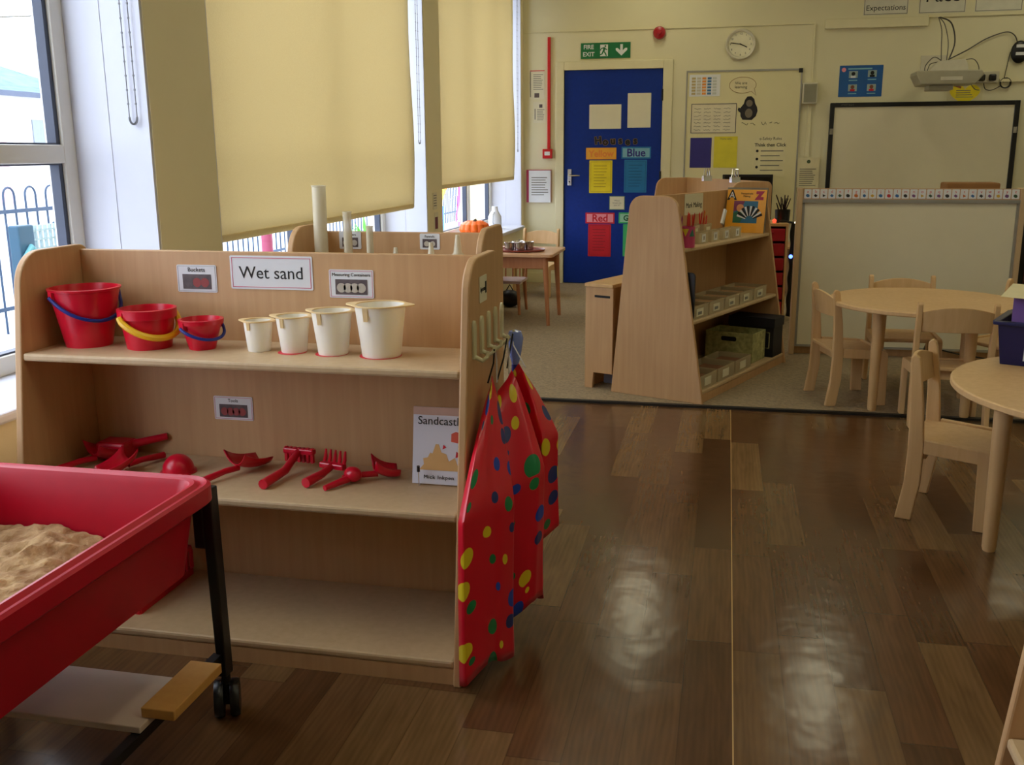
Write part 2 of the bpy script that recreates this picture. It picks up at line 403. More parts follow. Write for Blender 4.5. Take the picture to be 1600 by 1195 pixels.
# ceiling lamps
k = 0
for (lx, ly) in ((-.66, 8.35), (.85, 7.3), (2.5, 8.1), (-.7, 4.9), (.95, 4.4), (2.6, 4.6), (-.4, 1.4), (1.3, 1.2), (2.9, 1.2)):
    nr = ['over the door', 'over the display divider', 'near the projector wall', 'over the gap behind the shelves', 'over the far round table', 'over the right of the carpet', 'over the sand shelves', 'over the wooden floor', 'by the right wall']
    t = thing('ceiling_light', 'long fluorescent ceiling light fitting %s' % nr[k], 'light', (lx, ly, CZ), group='ceiling lights'); k += 1
    MB().box(-.11, .11, -.52, .52, -.05, 0).build('housing', gloss_cream, t, bevel=.005)
    MB().box(-.095, .095, -.5, .5, -.062, -.0505).build('diffuser', lamp_m, t)

# roller blinds
def blind(y0, y1, zb, x, label, lift=0, wav=.012):
    t = thing('roller_blind', label, 'blind', (x, (y0+y1)/2, HEAD-.04))
    h = (y1-y0)/2; zt = 0; zl = zb-(HEAD-.04)
    m = MB(); n1, n2 = 30, 24; g = []
    for i in range(n1+1):
        row = []
        for j in range(n2+1):
            u = i/n1; v = j/n2; y = -h+2*h*u; z = zt+(zl-zt)*v
            e_ = max(0, (u-.93)/.07); s_ = math.sin(v*9+1)*.5+.5
            xx = math.sin(u*17+v*2)*.0015+e_**2*.028*s_*v
            row.append(m.bm.verts.new((xx, y+e_*(-.02)*s_*v, z)))
        g.append(row)
    for i in range(n1):
        for j in range(n2): m.bm.faces.new((g[i][j], g[i+1][j], g[i+1][j+1], g[i][j+1]))
    f = m.build('fabric', blind_m, t, smooth=True); so = f.modifiers.new('solid', 'SOLIDIFY'); so.thickness = .0008
    MB().box(-.006, .008, -h, h-.02, zl-.006, zl+.022).build('hem_bar', blind_m, t, bevel=.003)
    MB().tube([(0, -h, .01), (0, h, .01)], .024, 12).build('roller', hem_m, t, smooth=True)
    return t
blind(3.50, 6.03, .89, -1.93, 'cream roller blind pulled low over the middle window, behind the sand shelves')
blind(6.54, 9.06, .985, -1.93, 'cream roller blind pulled low over the window nearest the blue door')
blind(-2.87, -.83, .9, -1.93, 'cream roller blind added unseen over the window behind the camera to cut daylight')  # unseen blind, added to darken the tray, shelves and near floor
blind(.68, 3.0, 2.3, -1.93, 'cream roller blind rolled up at the top of the nearest window')
def chain(label, x, y, z0, z1, dy, dx=0):
    m = MB(); pts = []
    for i in range(14): pts.append((0, 0, (z0-z1)*(1-i/13)))
    for i in range(1, 8): a = PI*i/8; pts.append((dx*(1-math.cos(a))/2, dy*(1-math.cos(a))/2, -.02*math.sin(a)))
    for i in range(14): pts.append((dx, dy, (z0-z1)*i/13))
    m.tube(pts, .0018, 6)
    for a, b in zip(pts, pts[1:]):
        for q in range(6): 
            v = Vector(a).lerp(Vector(b), q/6)
            if q % 3 == 0: m.box(v.x-.0024, v.x+.0024, v.y-.0024, v.y+.0024, v.z-.003, v.z+.003)
    tag(m.build('blind_chain', P('grey_beads', (130, 130, 134), .5), loc=(x, y, z1)), label, 'blind chain')
chain('beaded blind chain hanging in a loop on the white reveal of the nearest window', -1.945, 3.035, 2.5, 1.34, 0.0, .028)
chain('beaded blind chain beside the middle blind', -1.90, 6.08, 2.6, 1.30, .04)
chain('beaded blind chain beside the blind nearest the door', -1.90, 9.1, 2.6, 1.25, .04)

# ------------------------------------------------------------------ shelf units
def panel_profile(d, h, s0, s1, r0, r1):
    """side panel outline in (y,z): front slope s0, back slope s1, rounded top corners"""
    P0, P1, P2, P3 = (0, 0), (s0*h, h), (d-s1*h, h), (d, 0)
    def rnd(a, b, c, r, n=8):
        a, b, c = Vector(a), Vector(b), Vector(c); u = (a-b).normalized(); v = (c-b).normalized()
        ang = u.angle(v); t = r/math.tan(ang/2); ce = b+(u+v).normalized()*(r/math.sin(ang/2)); p, q = b+u*t, b+v*t
        a0 = math.atan2(p.y-ce.y, p.x-ce.x); a1 = math.atan2(q.y-ce.y, q.x-ce.x); da = (a1-a0+PI) % (2*PI)-PI
        return [(ce.x+r*math.cos(a0+da*i/n), ce.y+r*math.sin(a0+da*i/n)) for i in range(n+1)]
    return [P3, P0]+rnd(P0, P1, P2, r0)+rnd(P1, P2, P3, r1)
def shelf_unit(label, w_, loc, rz, h=.985, d=.42, s0=.148, s1=0, yb=.38, hb=.972, z=(.06, .405, .735), r0=.09, r1=.035, hooks=False):
    t = thing('shelf_unit', label, 'shelf unit', loc, rz)
    pr = panel_profile(d, h, s0, s1, r0, r1); T = .02
    for x0 in (-w_/2, w_/2-T):
        MB().prism(pr, 'x', x0, x0+T).build('end_panel', laminate, t, bevel=.004)
    MB().box(-w_/2+T, w_/2-T, yb, yb+.015, .02, hb).build('back_panel', laminate, t, bevel=.003)
    for zi in z[1:]:
        MB().box(-w_/2+T, w_/2-T, s0*zi+.002, yb, zi-.02, zi).build('shelf', laminate_edge, t, bevel=.006)
    MB().box(-w_/2+T, w_/2-T, s0*z[0]+.002, yb, z[0]-.02, z[0]).build('base_shelf', laminate_edge, t, bevel=.006)
    MB().box(-w_/2+T, w_/2-T, .012, .028, 0, z[0]-.02).build('plinth', laminate, t)
    return t
shelf_unit('beech shelf unit with a Wet sand sign, red buckets and white cups', 1.18, (-1.15, 2.01, 0), 0)
shelf_unit('beech shelf unit with tall measuring tubes, back to back behind the wet sand shelves', .62, (-1.01, 2.70, 0), 0, h=1.0)
E1 = Vector((.925, -.379, 0)); E2 = Vector((.379, .925, 0)); B0 = Vector((-.076, 4.783, 0)); RZ = math.atan2(-.379, .925)
def U(s, t, z=0): return B0+E1*s+E2*t+Vector((0, 0, z))       # marker unit frame: s across the end panel, t along the shelves
def marker_unit():
    t = thing('shelf_unit', 'A-shaped beech shelf unit of mark making things, plain end panel facing forward', 'shelf unit', B0+Vector((0, 0, .008)), RZ)
    pr = [(-p[0], p[1]) for p in panel_profile(.511, 1.005, .17, .09, .07, .07)]
    for y0 in (0, 1.185):
        MB().prism(pr, 'y', y0, y0+.02).build('end_panel', laminate, t, bevel=.004)
    MB().box(-.405, -.39, .02, 1.185, .02, .995).build('back_panel', laminate, t, bevel=.003)
    for zi in (.405, .755):
        MB().box(-.39, -.17*zi-.004, .02, 1.185, zi-.02, zi).build('shelf', laminate_edge, t, bevel=.006)
    MB().box(-.39, -.014, .02, 1.185, .04, .06).build('base_shelf', laminate_edge, t, bevel=.006)
    MB().box(-.03, -.016, .02, 1.185, 0, .04).build('plinth', laminate, t)
    # closed bin on its back
marker_unit()
def side_bin():
    t = thing('storage_bench', 'low beech box with a slot, standing against the back of the A-shaped unit', 'storage box', U(-.515, .02, .008), RZ)
    W_, H_ = .165, .555
    pts = [(-W_, 0), (-W_+.045, 0), (-W_+.052, .085), (-.002, .085), (-.002, H_-.02), (-W_, H_-.02)]
    MB().prism(pts, 'y', 0, .018).build('front_panel', laminate, t, bevel=.002)
    MB().box(-W_, -.002, .55, .568, 0, H_-.02).build('back_panel', laminate, t)
    MB().box(-W_, -W_+.016, .018, .55, 0, H_-.02).build('side_panel', laminate, t)
    MB().box(-W_-.004, -.002, -.006, .575, H_-.02, H_).build('lid', birch, t, bevel=.004)
    MB().box(-W_+.055, -.02, -.0015, .0005, H_-.072, H_-.06).build('slot', black_ink, t)
    MB().box(-W_+.06, -.01, .1, .11, .012, .08).build('kick_board', P('grey_blue_board', (110, 112, 130), .6), t)
side_bin()
# unit behind the marker unit, facing the windows
shelf_unit('beech shelf unit partly hidden behind the A-shaped unit, facing the windows', 1.18, (.2275-.2575*1.0-.34, 6.44+.53-.165, .008), math.atan2(.889, -.458)-PI, h=1.03, hb=1.03, r0=.07)
# unit corner at the lower right
shelf_unit('low beech shelf unit end cut off by the lower right corner', 1.02, (.427, 1.01, 0), -PI/2, h=.6, hb=.585, s0=.1, z=(.06, .33), r0=.06)

# ------------------------------------------------------------------ cards and signs
def card(label, x0, x1, z0, z1, y, mat=white_p, name='label_card', cat='label', face=None, extras=None, loc=None, rz=0, border=None, th=.0015, group=None):
    """flat card facing -Y, lower left x0,z0; extras(parent, w, h) adds printed parts"""
    w_, h_ = x1-x0, z1-z0
    t = thing(name, label, cat, loc if loc is not None else (x0, y, z0), rz, group=group)
    MB().prism(rrect(0, w_, 0, h_, min(.004, h_*.1), 3), 'y', -th, 0).build('sheet', mat, t)
    if border:
        bm_, b_w, ins = border; b_ = MB(); y0, y1 = -th-.0006, -th
        b_.box(ins, w_-ins, y0, y1, ins, ins+b_w); b_.box(ins, w_-ins, y0, y1, h_-ins-b_w, h_-ins)
        b_.box(ins, ins+b_w, y0, y1, ins+b_w, h_-ins-b_w); b_.box(w_-ins-b_w, w_-ins, y0, y1, ins+b_w, h_-ins-b_w)
        b_.build('border', bm_, t)
    if extras: extras(t, w_, h_, -th-.0004)
    return t
def pic(t, x0, x1, z0, z1, y, mat=photo_dark, name='picture'):
    return MB().box(x0, x1, y-.0006, y, z0, z1).build(name, mat, t)
def ex_photo(word, mats, sz):
    def f(t, w_, h_, y):
        text(word, sz, black_ink, t, (w_/2, y, h_*.82))
        p = pic(t, w_*.14, w_*.86, h_*.12, h_*.66, y)
        q = len(mats)
        for i, m_ in enumerate(mats):
            cx = w_*(.2+.6*(i+.5)/q); r = h_*.17
            MB().lathe([(r*.75, 0), (r, .0005)], 16, sy=1).xf(Matrix.Rotation(PI/2, 4, 'X')).build('printed_shape', m_, p, loc=(cx, y-.0006, h_*.36))
    return f
YB1 = 2.01+.38-.0005
pbucket = P('print_red', (150, 70, 70), .7); pcup = P('print_cream', (190, 182, 168), .7)
card('white card reading Wet sand with a pink border', -1.275, -1.043, .874, .962, YB1, border=(pink_ink, .0015, .005),
     extras=lambda t, w_, h_, y: text('Wet sand', .046, black_ink, t, (w_/2, y, h_*.48)), name='sign_card')
card('small white picture card reading Buckets', -1.431, -1.316, .862, .935, YB1, extras=ex_photo('Buckets', [photo_dark, pbucket, pbucket], .016), border=(grey_ink, .0006, .003))
card('small white picture card reading Measuring Containers', -.998, -.877, .857, .930, YB1, extras=ex_photo('Measuring Containers', [pcup]*4, .0118), border=(pink_ink, .001, .003))
card('small white picture card above the red sand tools on the middle shelf', -1.352, -1.237, .512, .578, YB1, extras=ex_photo('Tools', [pbucket]*4, .013), border=(pink_ink, .0008, .003))
YB2 = 2.70+.38-.0005
card('white picture card on the rear shelves, half behind a measuring tube', -1.244, -1.168, .915, .972, YB2, extras=ex_photo('Cylinders', [pcup]*3, .011))
card('white picture card on the rear shelves beside the funnel tip', -.967, -.900, .917, .968, YB2, extras=ex_photo('Funnels', [pcup]*2, .011))
card('small label card high on the end panel above the coat hooks', 0, .07, 0, .062, 0, mat=paper_dim, loc=(-.5595, 2.235, .875), rz=PI/2,
     extras=lambda t, w_, h_, y: (text('Aprons', .017, black_ink, t, (w_*.4, y, h_/2)), pic(t, w_*.72, w_*.9, h_*.3, h_*.75, y, black_ink)))

# ------------------------------------------------------------------ buckets and cups
SH1 = .735
def bucket(label, x, y, rb, rt_, h, z, hm, band, slope, hy, yaw_):
    t = thing('bucket', label, 'bucket', (x, y, z), yaw_)
    ins = rb-.004
    m = MB(); m.lathe([(rb, 0), (rt_, h-.006), (rt_+.004, h-.005), (rt_+.005, h), (rt_-.003, h+.001), (rt_-.005, h-.004), (ins, .006)], 40)
    if band:
        m.lathe([(rt_-(.1*(rt_-rb)), h-band), (rt_+.004, h-band+.001), (rt_+.005, h-.002)], 40, cap=False)
    # handle lugs
    for sgn in (-1, 1): m.box(sgn*(rt_+.001)-.005, sgn*(rt_+.001)+.005, -.009, .009, h-.027, h-.004)
    m.build('body', plastic_red, t, smooth=True)
    pts = []
    for i in range(25):
        a = PI*i/24; dz = .018+slope*math.sin(a)**.8; ro = max(rt_-(rt_-rb)*dz/h, rt_*.75 if a in (0, PI) else 0)+.009+(.004 if band else 0)
        ro = ro if 0 < i < 24 else rt_+.008
        pts.append((-ro*math.cos(a), -ro*math.sin(a), h-dz))
    hb = MB(); rads = hy
    hb.tube(pts, rads, 8)
    hb.build('handle', hm, t, smooth=True)
    return t
bucket('large red toy bucket with a blue handle, tallest of the three', -1.626, 2.262, .058, .086, .152, SH1, plastic_blue, 0, .062, .0048, math.radians(62))
bucket('medium red toy bucket with a wide yellow handle', -1.450, 2.262, .056, .069, .102, SH1, plastic_yellow, .024, .052, .0085, math.radians(62))
bucket('smallest red toy bucket with a blue handle, beside the yellow-handled one', -1.303, 2.268, .033, .052, .077, SH1, plastic_blue, .012, .030, .0042, math.radians(62))
def cup(label, x, y, rb, rt_, h, tipw):
    t = thing('measuring_cup', label, 'measuring cup', (x, y, SH1))
    m = MB(); m.lathe([(rb*.97, 0), (rb, .003), (rt_, h), (rt_-.002, h), (rb-.002, .005)], 36); m.build('body', cream_pl, t, smooth=True)
    # rim with two pointed lips and a hanging tab
    pts = []; n_ = 48
    r = MB()
    for zz in (h-.002, h+.002): pass
    ring_o, ring_i = [], []
    for i in range(n_):
        a = 2*PI*i/n_; e_ = abs(math.cos(a))**18; ro = rt_+.004+tipw*e_
        ring_o.append((ro*math.cos(a), ro*math.sin(a)*(1-.0*e_))); ring_i.append(((rt_-.002)*math.cos(a), (rt_-.002)*math.sin(a)))
    V = [[r.bm.verts.new((p[0], p[1], h+dz)) for p in rg] for rg in (ring_o, ring_i) for dz in (0, .003)]
    for A, B in ((V[0], V[1]), (V[1], V[3]), (V[3], V[2]), (V[2], V[0])):
        for i in range(n_): r.bm.faces.new((A[i], A[(i+1) % n_], B[(i+1) % n_], B[i]))
    rm = r.build('rim', lip_pl, t, smooth=True)
    s_ = rt_*.11; x_ = -rt_*.28; yy = -math.sqrt(rt_**2-x_**2)-.0025; hh = h*.26
    sl = (rt_-rb)/h
    MB().prism([(x_-s_, h), (x_+s_, h), (x_+s_, h-hh), (x_-s_*.6, h-hh)], 'y', yy, yy+.002+sl*hh*0).xf(Matrix.Translation((0, 0, 0))).build('tab', lip_pl, t)
    return t
cup('smallest white measuring cup of the row of four', -1.146, 2.27, .029, .036, .076, .012)
cup('second smallest white measuring cup of the row of four', -1.051, 2.27, .032, .042, .090, .016)
cup('second largest white measuring cup of the row of four', -.943, 2.262, .037, .050, .108, .014)
cup('largest white measuring cup, at the right end of the row of four', -.816, 2.262, .048, .062, .126, .022)
for i, (x, r_) in enumerate(((-1.046, .036), (-.94, .041), (-.812, .052))):
    tag(MB().lathe([(r_, 0), (r_, .0008)], 32).build('cup_outline_sticker', P('red_sticker', (215, 40, 60), .5), loc=(x-.007, 2.262, SH1+.0002)),
        'round red sticker under the %s cup' % ['second smallest measuring', 'second largest measuring', 'largest measuring'][i], 'sticker')

# ------------------------------------------------------------------ red sand tools on the middle shelf
SH2 = .405
def scoop(label, x, y, rz, L=.2, bw=.075, tilt=0):
    t = thing('sand_shovel', label, 'toy shovel', (x, y, SH2), rz)
    m = MB(); n1, n2 = 8, 8; g = []
    for i in range(n1+1):
        row = []
        for j in range(n2+1):
            u = i/n1; v = j/n2*2-1
            row.append(m.bm.verts.new((bw/2*v*(1-.15*u), .015+L*.5*u, .004+.034*abs(v)**2.5*(1-.3*u)+.022*(1-u)**3)))
        g.append(row)
    for i in range(n1):
        for j in range(n2): m.bm.faces.new((g[i][j], g[i+1][j], g[i+1][j+1], g[i][j+1]))
    f = m.build('blade', plastic_red, t, smooth=True); so = f.modifiers.new('s', 'SOLIDIFY'); so.thickness = .003
    MB().tube([(0, .025, .016), (0, -.02, .018), (0, -L*.5, .012)], [.008, .008, .009], 10).build('handle', plastic_red, t, smooth=True)
    return t
scoop('red toy shovel in the shadowed left end of the middle shelf', -1.655, 2.24, math.radians(-25), .21, .085)
scoop('small red toy scoop second from the left on the middle shelf', -1.515, 2.25, math.radians(160), .18, .07)
def roller_tool(label, x, y, rz):
    t = thing('sand_trowel', label, 'toy trowel', (x-.02, y, SH2), rz)
    MB().box(-.045, .045, -.035, .035, .002, .05).build('head', plastic_red, t, bevel=.008)
    MB().tube([(.03, .01, .035), (.12, .06, .05)], [.012, .010], 10).build('handle', plastic_red, t, smooth=True)
roller_tool('red block-headed toy tool at the far left of the middle shelf', -1.60, 2.325, 0)
roller_tool2 = None
t = thing('sand_mould', 'red dome-shaped sand mould showing over the tray rim', 'sand mould', (-1.385, 2.24, SH2))
MB().lathe([(.043, 0), (.043, .006)]+[(.041*math.cos(a), .006+.043*math.sin(a)) for a in [i*PI/2/9 for i in range(9)]]+[(.001, .049)], 28).build('dome', plastic_red, t, smooth=True)
MB().lathe([(.047, 0), (.047, .004), (.043, .004)], 28).build('flange', plastic_red, t, smooth=True)
scoop('red toy shovel with a square blade beside the dome mould', -1.232, 2.235, math.radians(-22), .2, .085)
def rake(label, x, y, rz, n_t, hw, L, lift, fork=False):
    t = thing('sand_rake', label, 'toy rake', (x, y, SH2), rz)
    MB().tube([(0, -L/2, .014), (0, 0, .017), (0, L*.35, .02+lift)], [.013, .011, .009], 10).build('handle', plastic_red, t, smooth=True)
    h_ = MB().box(-hw, hw, L*.35-.006, L*.35+.014, .012+lift, .028+lift).build('head', plastic_red, t, bevel=.004)
    for i in range(n_t):
        xx = -hw+hw*2*(i+.5)/n_t; q = hw/n_t*.55
        if fork: MB().tube([(xx, L*.35+.008, .02+lift), (xx, L*.35+.016, .035+lift), (xx, L*.35+.020, .058+lift)], [q*1.3, q*1.2, q*.6], 8).build('tine', plastic_red, t, smooth=True)
        else: MB().box(xx-q, xx+q, L*.35-.002, L*.35+.008, .012+lift-.022 if lift > .012 else .002, .03+lift).build('tine', plastic_red, t)
    return t
rake('long-handled red toy rake leaning towards the back panel', -1.09, 2.255, math.radians(-6), 7, .045, .21, .028)
rake('stubby red toy fork with upright tines', -.985, 2.245, math.radians(-14), 5, .038, .13, .006, True)
scoop('small red toy scoop at the right of the tools, nearest the book', -.868, 2.27, math.radians(-60), .13, .07)
t = thing('sand_spoon', 'small red rounded spoon lying against the rightmost scoop', 'toy spoon', (-.908, 2.235, SH2), math.radians(-30))
MB().sph((0, .015, .022), .026, (1, .8, .75)).build('bowl', plastic_red, t, smooth=True)
MB().tube([(0, .0, .014), (.0, -.075, .008)], [.010, .007], 10).build('handle', plastic_red, t, smooth=True)

# book on a wire stand
def picture_book():
    t = thing('picture_book', 'white picture book with a sandcastle cover on a wire stand', 'book', (-.748, 2.262, SH2+.004), 0, rot=(math.radians(-9), 0, 0))
    W_, H_ = .165, .195
    MB().box(0, W_, 0, .006, 0, H_).build('cover', P('book_cover', (216, 216, 228), .25, var=.01), t, bevel=.001)
    pic(t, .0, W_, H_-.02, H_, 0, P('book_cover_band', (200, 165, 150), .3), 'cover_band')
    text('Sandcastle', .029, black_ink, t, (.012, -.0008, .16), align='LEFT')
    text('Mick Inkpen', .014, black_ink, t, (.03, -.0008, .018), align='LEFT', space=1.15)
    sc = P('sandcastle_print', (214, 170, 110), .5); q = MB()
    pts = [(.018, .036), (.03, .05), (.028, .065), (.04, .068), (.046, .08), (.052, .078), (.06, .102), (.068, .102), (.075, .082), (.088, .078), (.095, .06), (.11, .07), (.118, .05), (.14, .036)]
    q.prism(pts, 'y', -.0008, -.0002).build('printed_sandcastle', sc, t)
    MB().prism([(.078, .09), (.088, .095), (.08, .102)], 'y', -.001, -.0002).build('printed_flag', red_card, t)
    MB().prism([(.10, .11), (.125, .106), (.128, .13), (.112, .136), (.1, .13)], 'y', -.001, -.0002).build('printed_patch', P('orange_print', (215, 90, 70), .5), t)
    MB().prism([(.112, .07), (.13, .076), (.114, .086)], 'y', -.001, -.0002).build('printed_flag', red_card, t)
picture_book()
t = thing('book_stand', 'black wire stand holding up the sandcastle book', 'book stand', (-.748, 2.262, SH2))
for xx in (.022, .135):
    MB().tube([(xx, .09, .15), (xx, .02, .002), (xx, -.012, .002), (xx, -.014, .045)], .0013, 6).build('wire_leg', chrome, t)
    MB().tube([(xx, -.0141, .04), (xx, -.0141, .055)], .004, 8).build('tip', black_pl, t)

# ------------------------------------------------------------------ tubes and funnels on the rear unit
def mcyl(label, x, y, r, h):
    t = thing('measuring_cylinder', label, 'measuring cylinder', (x, y, .735))
    MB().lathe([(r*1.7, 0), (r*1.7, .008), (r*1.1, .012)], 24).build('foot', frost, t, smooth=True)
    MB().lathe([(r, .012), (r, h), (r*1.08, h+.002), (r*1.08, h+.005), (r*.93, h+.005), (r*.93, .016)], 28, cap=False).build('tube', frost, t, smooth=True)
mcyl('tallest frosted measuring cylinder, standing against the middle blind', -1.245, 2.93, .0215, .385)
mcyl('medium frosted measuring cylinder, second tallest of three', -1.155, 2.93, .0135, .305)
mcyl('shortest frosted measuring cylinder of the three', -1.083, 2.93, .0110, .262)
def funnel(label, x, y, k_):
    t = thing('funnel', label, 'funnel', (x, y, .735))
    MB().lathe([(.06*k_, 0), (.06*k_, .015*k_), (.030*k_, .168*k_), (.013*k_, .19*k_), (.0065*k_, .243*k_), (.005*k_, .243*k_), (.011*k_, .188*k_), (.028*k_, .166*k_), (.057*k_, .012)], 28, cap=False).build('cone', frost, t, smooth=True)
    MB().box(.045*k_, .07*k_, -.012*k_, .012*k_, 0, .004).build('tab', frost, t)
funnel('large upturned frosted funnel with its spout above the wet sand shelves', -.80, 2.93, 1.0)
funnel('middle-sized upturned funnel in front of a picture card', -.885, 2.93, .90)
funnel('smallest upturned funnel, only its tip showing', -1.00, 2.93, .83)

# ------------------------------------------------------------------ hooks and aprons on the end panel
t = thing('hook_rack', 'row of cream plastic coat hooks on the end panel of the wet sand shelves', 'hooks', (-.56, 2.15, .755))
for i in range(5):
    y = .022+i*.072
    m = MB(); pts = []
    for q in range(13):
        a = PI*q/12; pts.append((y-.013*math.cos(a), .068+.022*math.sin(a)))
    pts = [(y-.013+.002, .0)]+pts+[(y+.013-.002, .0)]
    m.prism(pts, 'x', .0, .006)
    m.tube([(.004, y, .004), (.022, y, -.004), (.032, y+.004, .004), (.034, y+.006, .018)], [.006, .0055, .005, .004], 8)
    m.build('hook', P('cream_hook_plastic', (206, 202, 168), .4), t, bevel=.001)
def apron(label, top, bot, zt, zb, seed, hook, ripple=.014, rings=26, uvo=0):
    """sheet gathered at the top, hanging in folds; top/bot: plan polylines (x,y)"""
    t = thing('apron', label, 'apron', (0, 0, 0))
    rs = random.Random(seed); ph = [rs.random()*6 for _ in range(4)]
    def samp(pl, u):
        L_ = [0]; 
        for a, b in zip(pl, pl[1:]): L_.append(L_[-1]+math.hypot(b[0]-a[0], b[1]-a[1]))
        q = u*L_[-1]
        for i in range(len(pl)-1):
            if q <= L_[i+1]+1e-9:
                f = (q-L_[i])/(L_[i+1]-L_[i]); return (pl[i][0]+f*(pl[i+1][0]-pl[i][0]), pl[i][1]+f*(pl[i+1][1]-pl[i][1])), L_[-1]
        return pl[-1], L_[-1]
    m = MB(); n1 = 60; g = []; uvs = {}
    for j in range(rings+1):
        v = j/rings; row = []
        k_ = min(1, v/.38); k_ = k_**.8
        for i in range(n1+1):
            u = i/n1; (ax, ay), _ = samp(top, u); (bx, by), Lb = samp(bot, u)
            x = ax+(bx-ax)*k_+ripple*v*math.sin(u*9+ph[0]+v*3)*.5; y = ay+(by-ay)*k_+ripple*math.sin(u*14+ph[1]+v*2)*.6*v
            x = max(x, -.556)
            z = zt+(zb-zt)*v+.02*math.sin(u*7+ph[2])*v*v-.05*(1-v)*abs(u-.5)*2
            vt = m.bm.verts.new((x, y, z)); uvs[vt] = (uvo+u*Lb, v*(zt-zb)); row.append(vt)
        g.append(row)
    lay = m.bm.loops.layers.uv.new('uv')
    for j in range(rings):
        for i in range(n1):
            f = m.bm.faces.new((g[j][i], g[j][i+1], g[j+1][i+1], g[j+1][i]))
            for lp in f.loops: lp[lay].uv = uvs[lp.vert]
    o = m.build('cloth', apron_m, t, smooth=True); so = o.modifiers.new('s', 'SOLIDIFY'); so.thickness = .0015
    MB().tube([(-.527, hook, .765), (-.53, (hook+top[0][1])/2, zt+.03), (top[0][0], top[0][1], zt-.02)], .0022, 6).build('neck_tape', black_pl, t)
    MB().tube([(-.527, hook+.004, .765), (-.525, (hook+top[-1][1])/2+.006, zt+.035), (top[-1][0], top[-1][1], zt-.02)], .0018, 6).build('neck_tape', white_p, t)
    return t
apron('front red wipe-clean apron with coloured shapes, hanging nearest the camera', [(-.545, 2.25), (-.532, 2.235), (-.525, 2.26)],
      [(-.553, 2.05), (-.552, 1.985), (-.535, 1.975), (-.497, 2.075), (-.485, 2.10), (-.46, 2.16), (-.475, 2.20)], .70, .03, 1, 2.245)
apron('darker red apron with coloured shapes hanging behind the front one', [(-.54, 2.33), (-.518, 2.345), (-.51, 2.36), (-.525, 2.40)],
      [(-.51, 2.19), (-.455, 2.235), (-.425, 2.26), (-.412, 2.29), (-.43, 2.35), (-.49, 2.37)], .69, .10, 5, 2.385, uvo=1.7)
apron('rear red apron bulging out from the furthest hook', [(-.535, 2.42), (-.50, 2.40), (-.49, 2.44)],
      [(-.50, 2.42), (-.47, 2.36), (-.43, 2.33), (-.395, 2.40), (-.44, 2.44)], .70, .27, 9, 2.455, uvo=3.1)
t = thing('water_bottle', 'pale blue plastic bottle cap hanging above the aprons', 'bottle', (-.525, 2.475, .70))
MB().lathe([(.006, -.03), (.014, 0), (.019, .03), (.022, .05), (.016, .068), (.002, .072)], 16, cap=False).build('bulb', sky_pl, t, smooth=True)
MB().lathe([(.010, -.09), (.010, -.02), (.007, -.018)], 12).build('neck', plastic_blue, t, smooth=True)

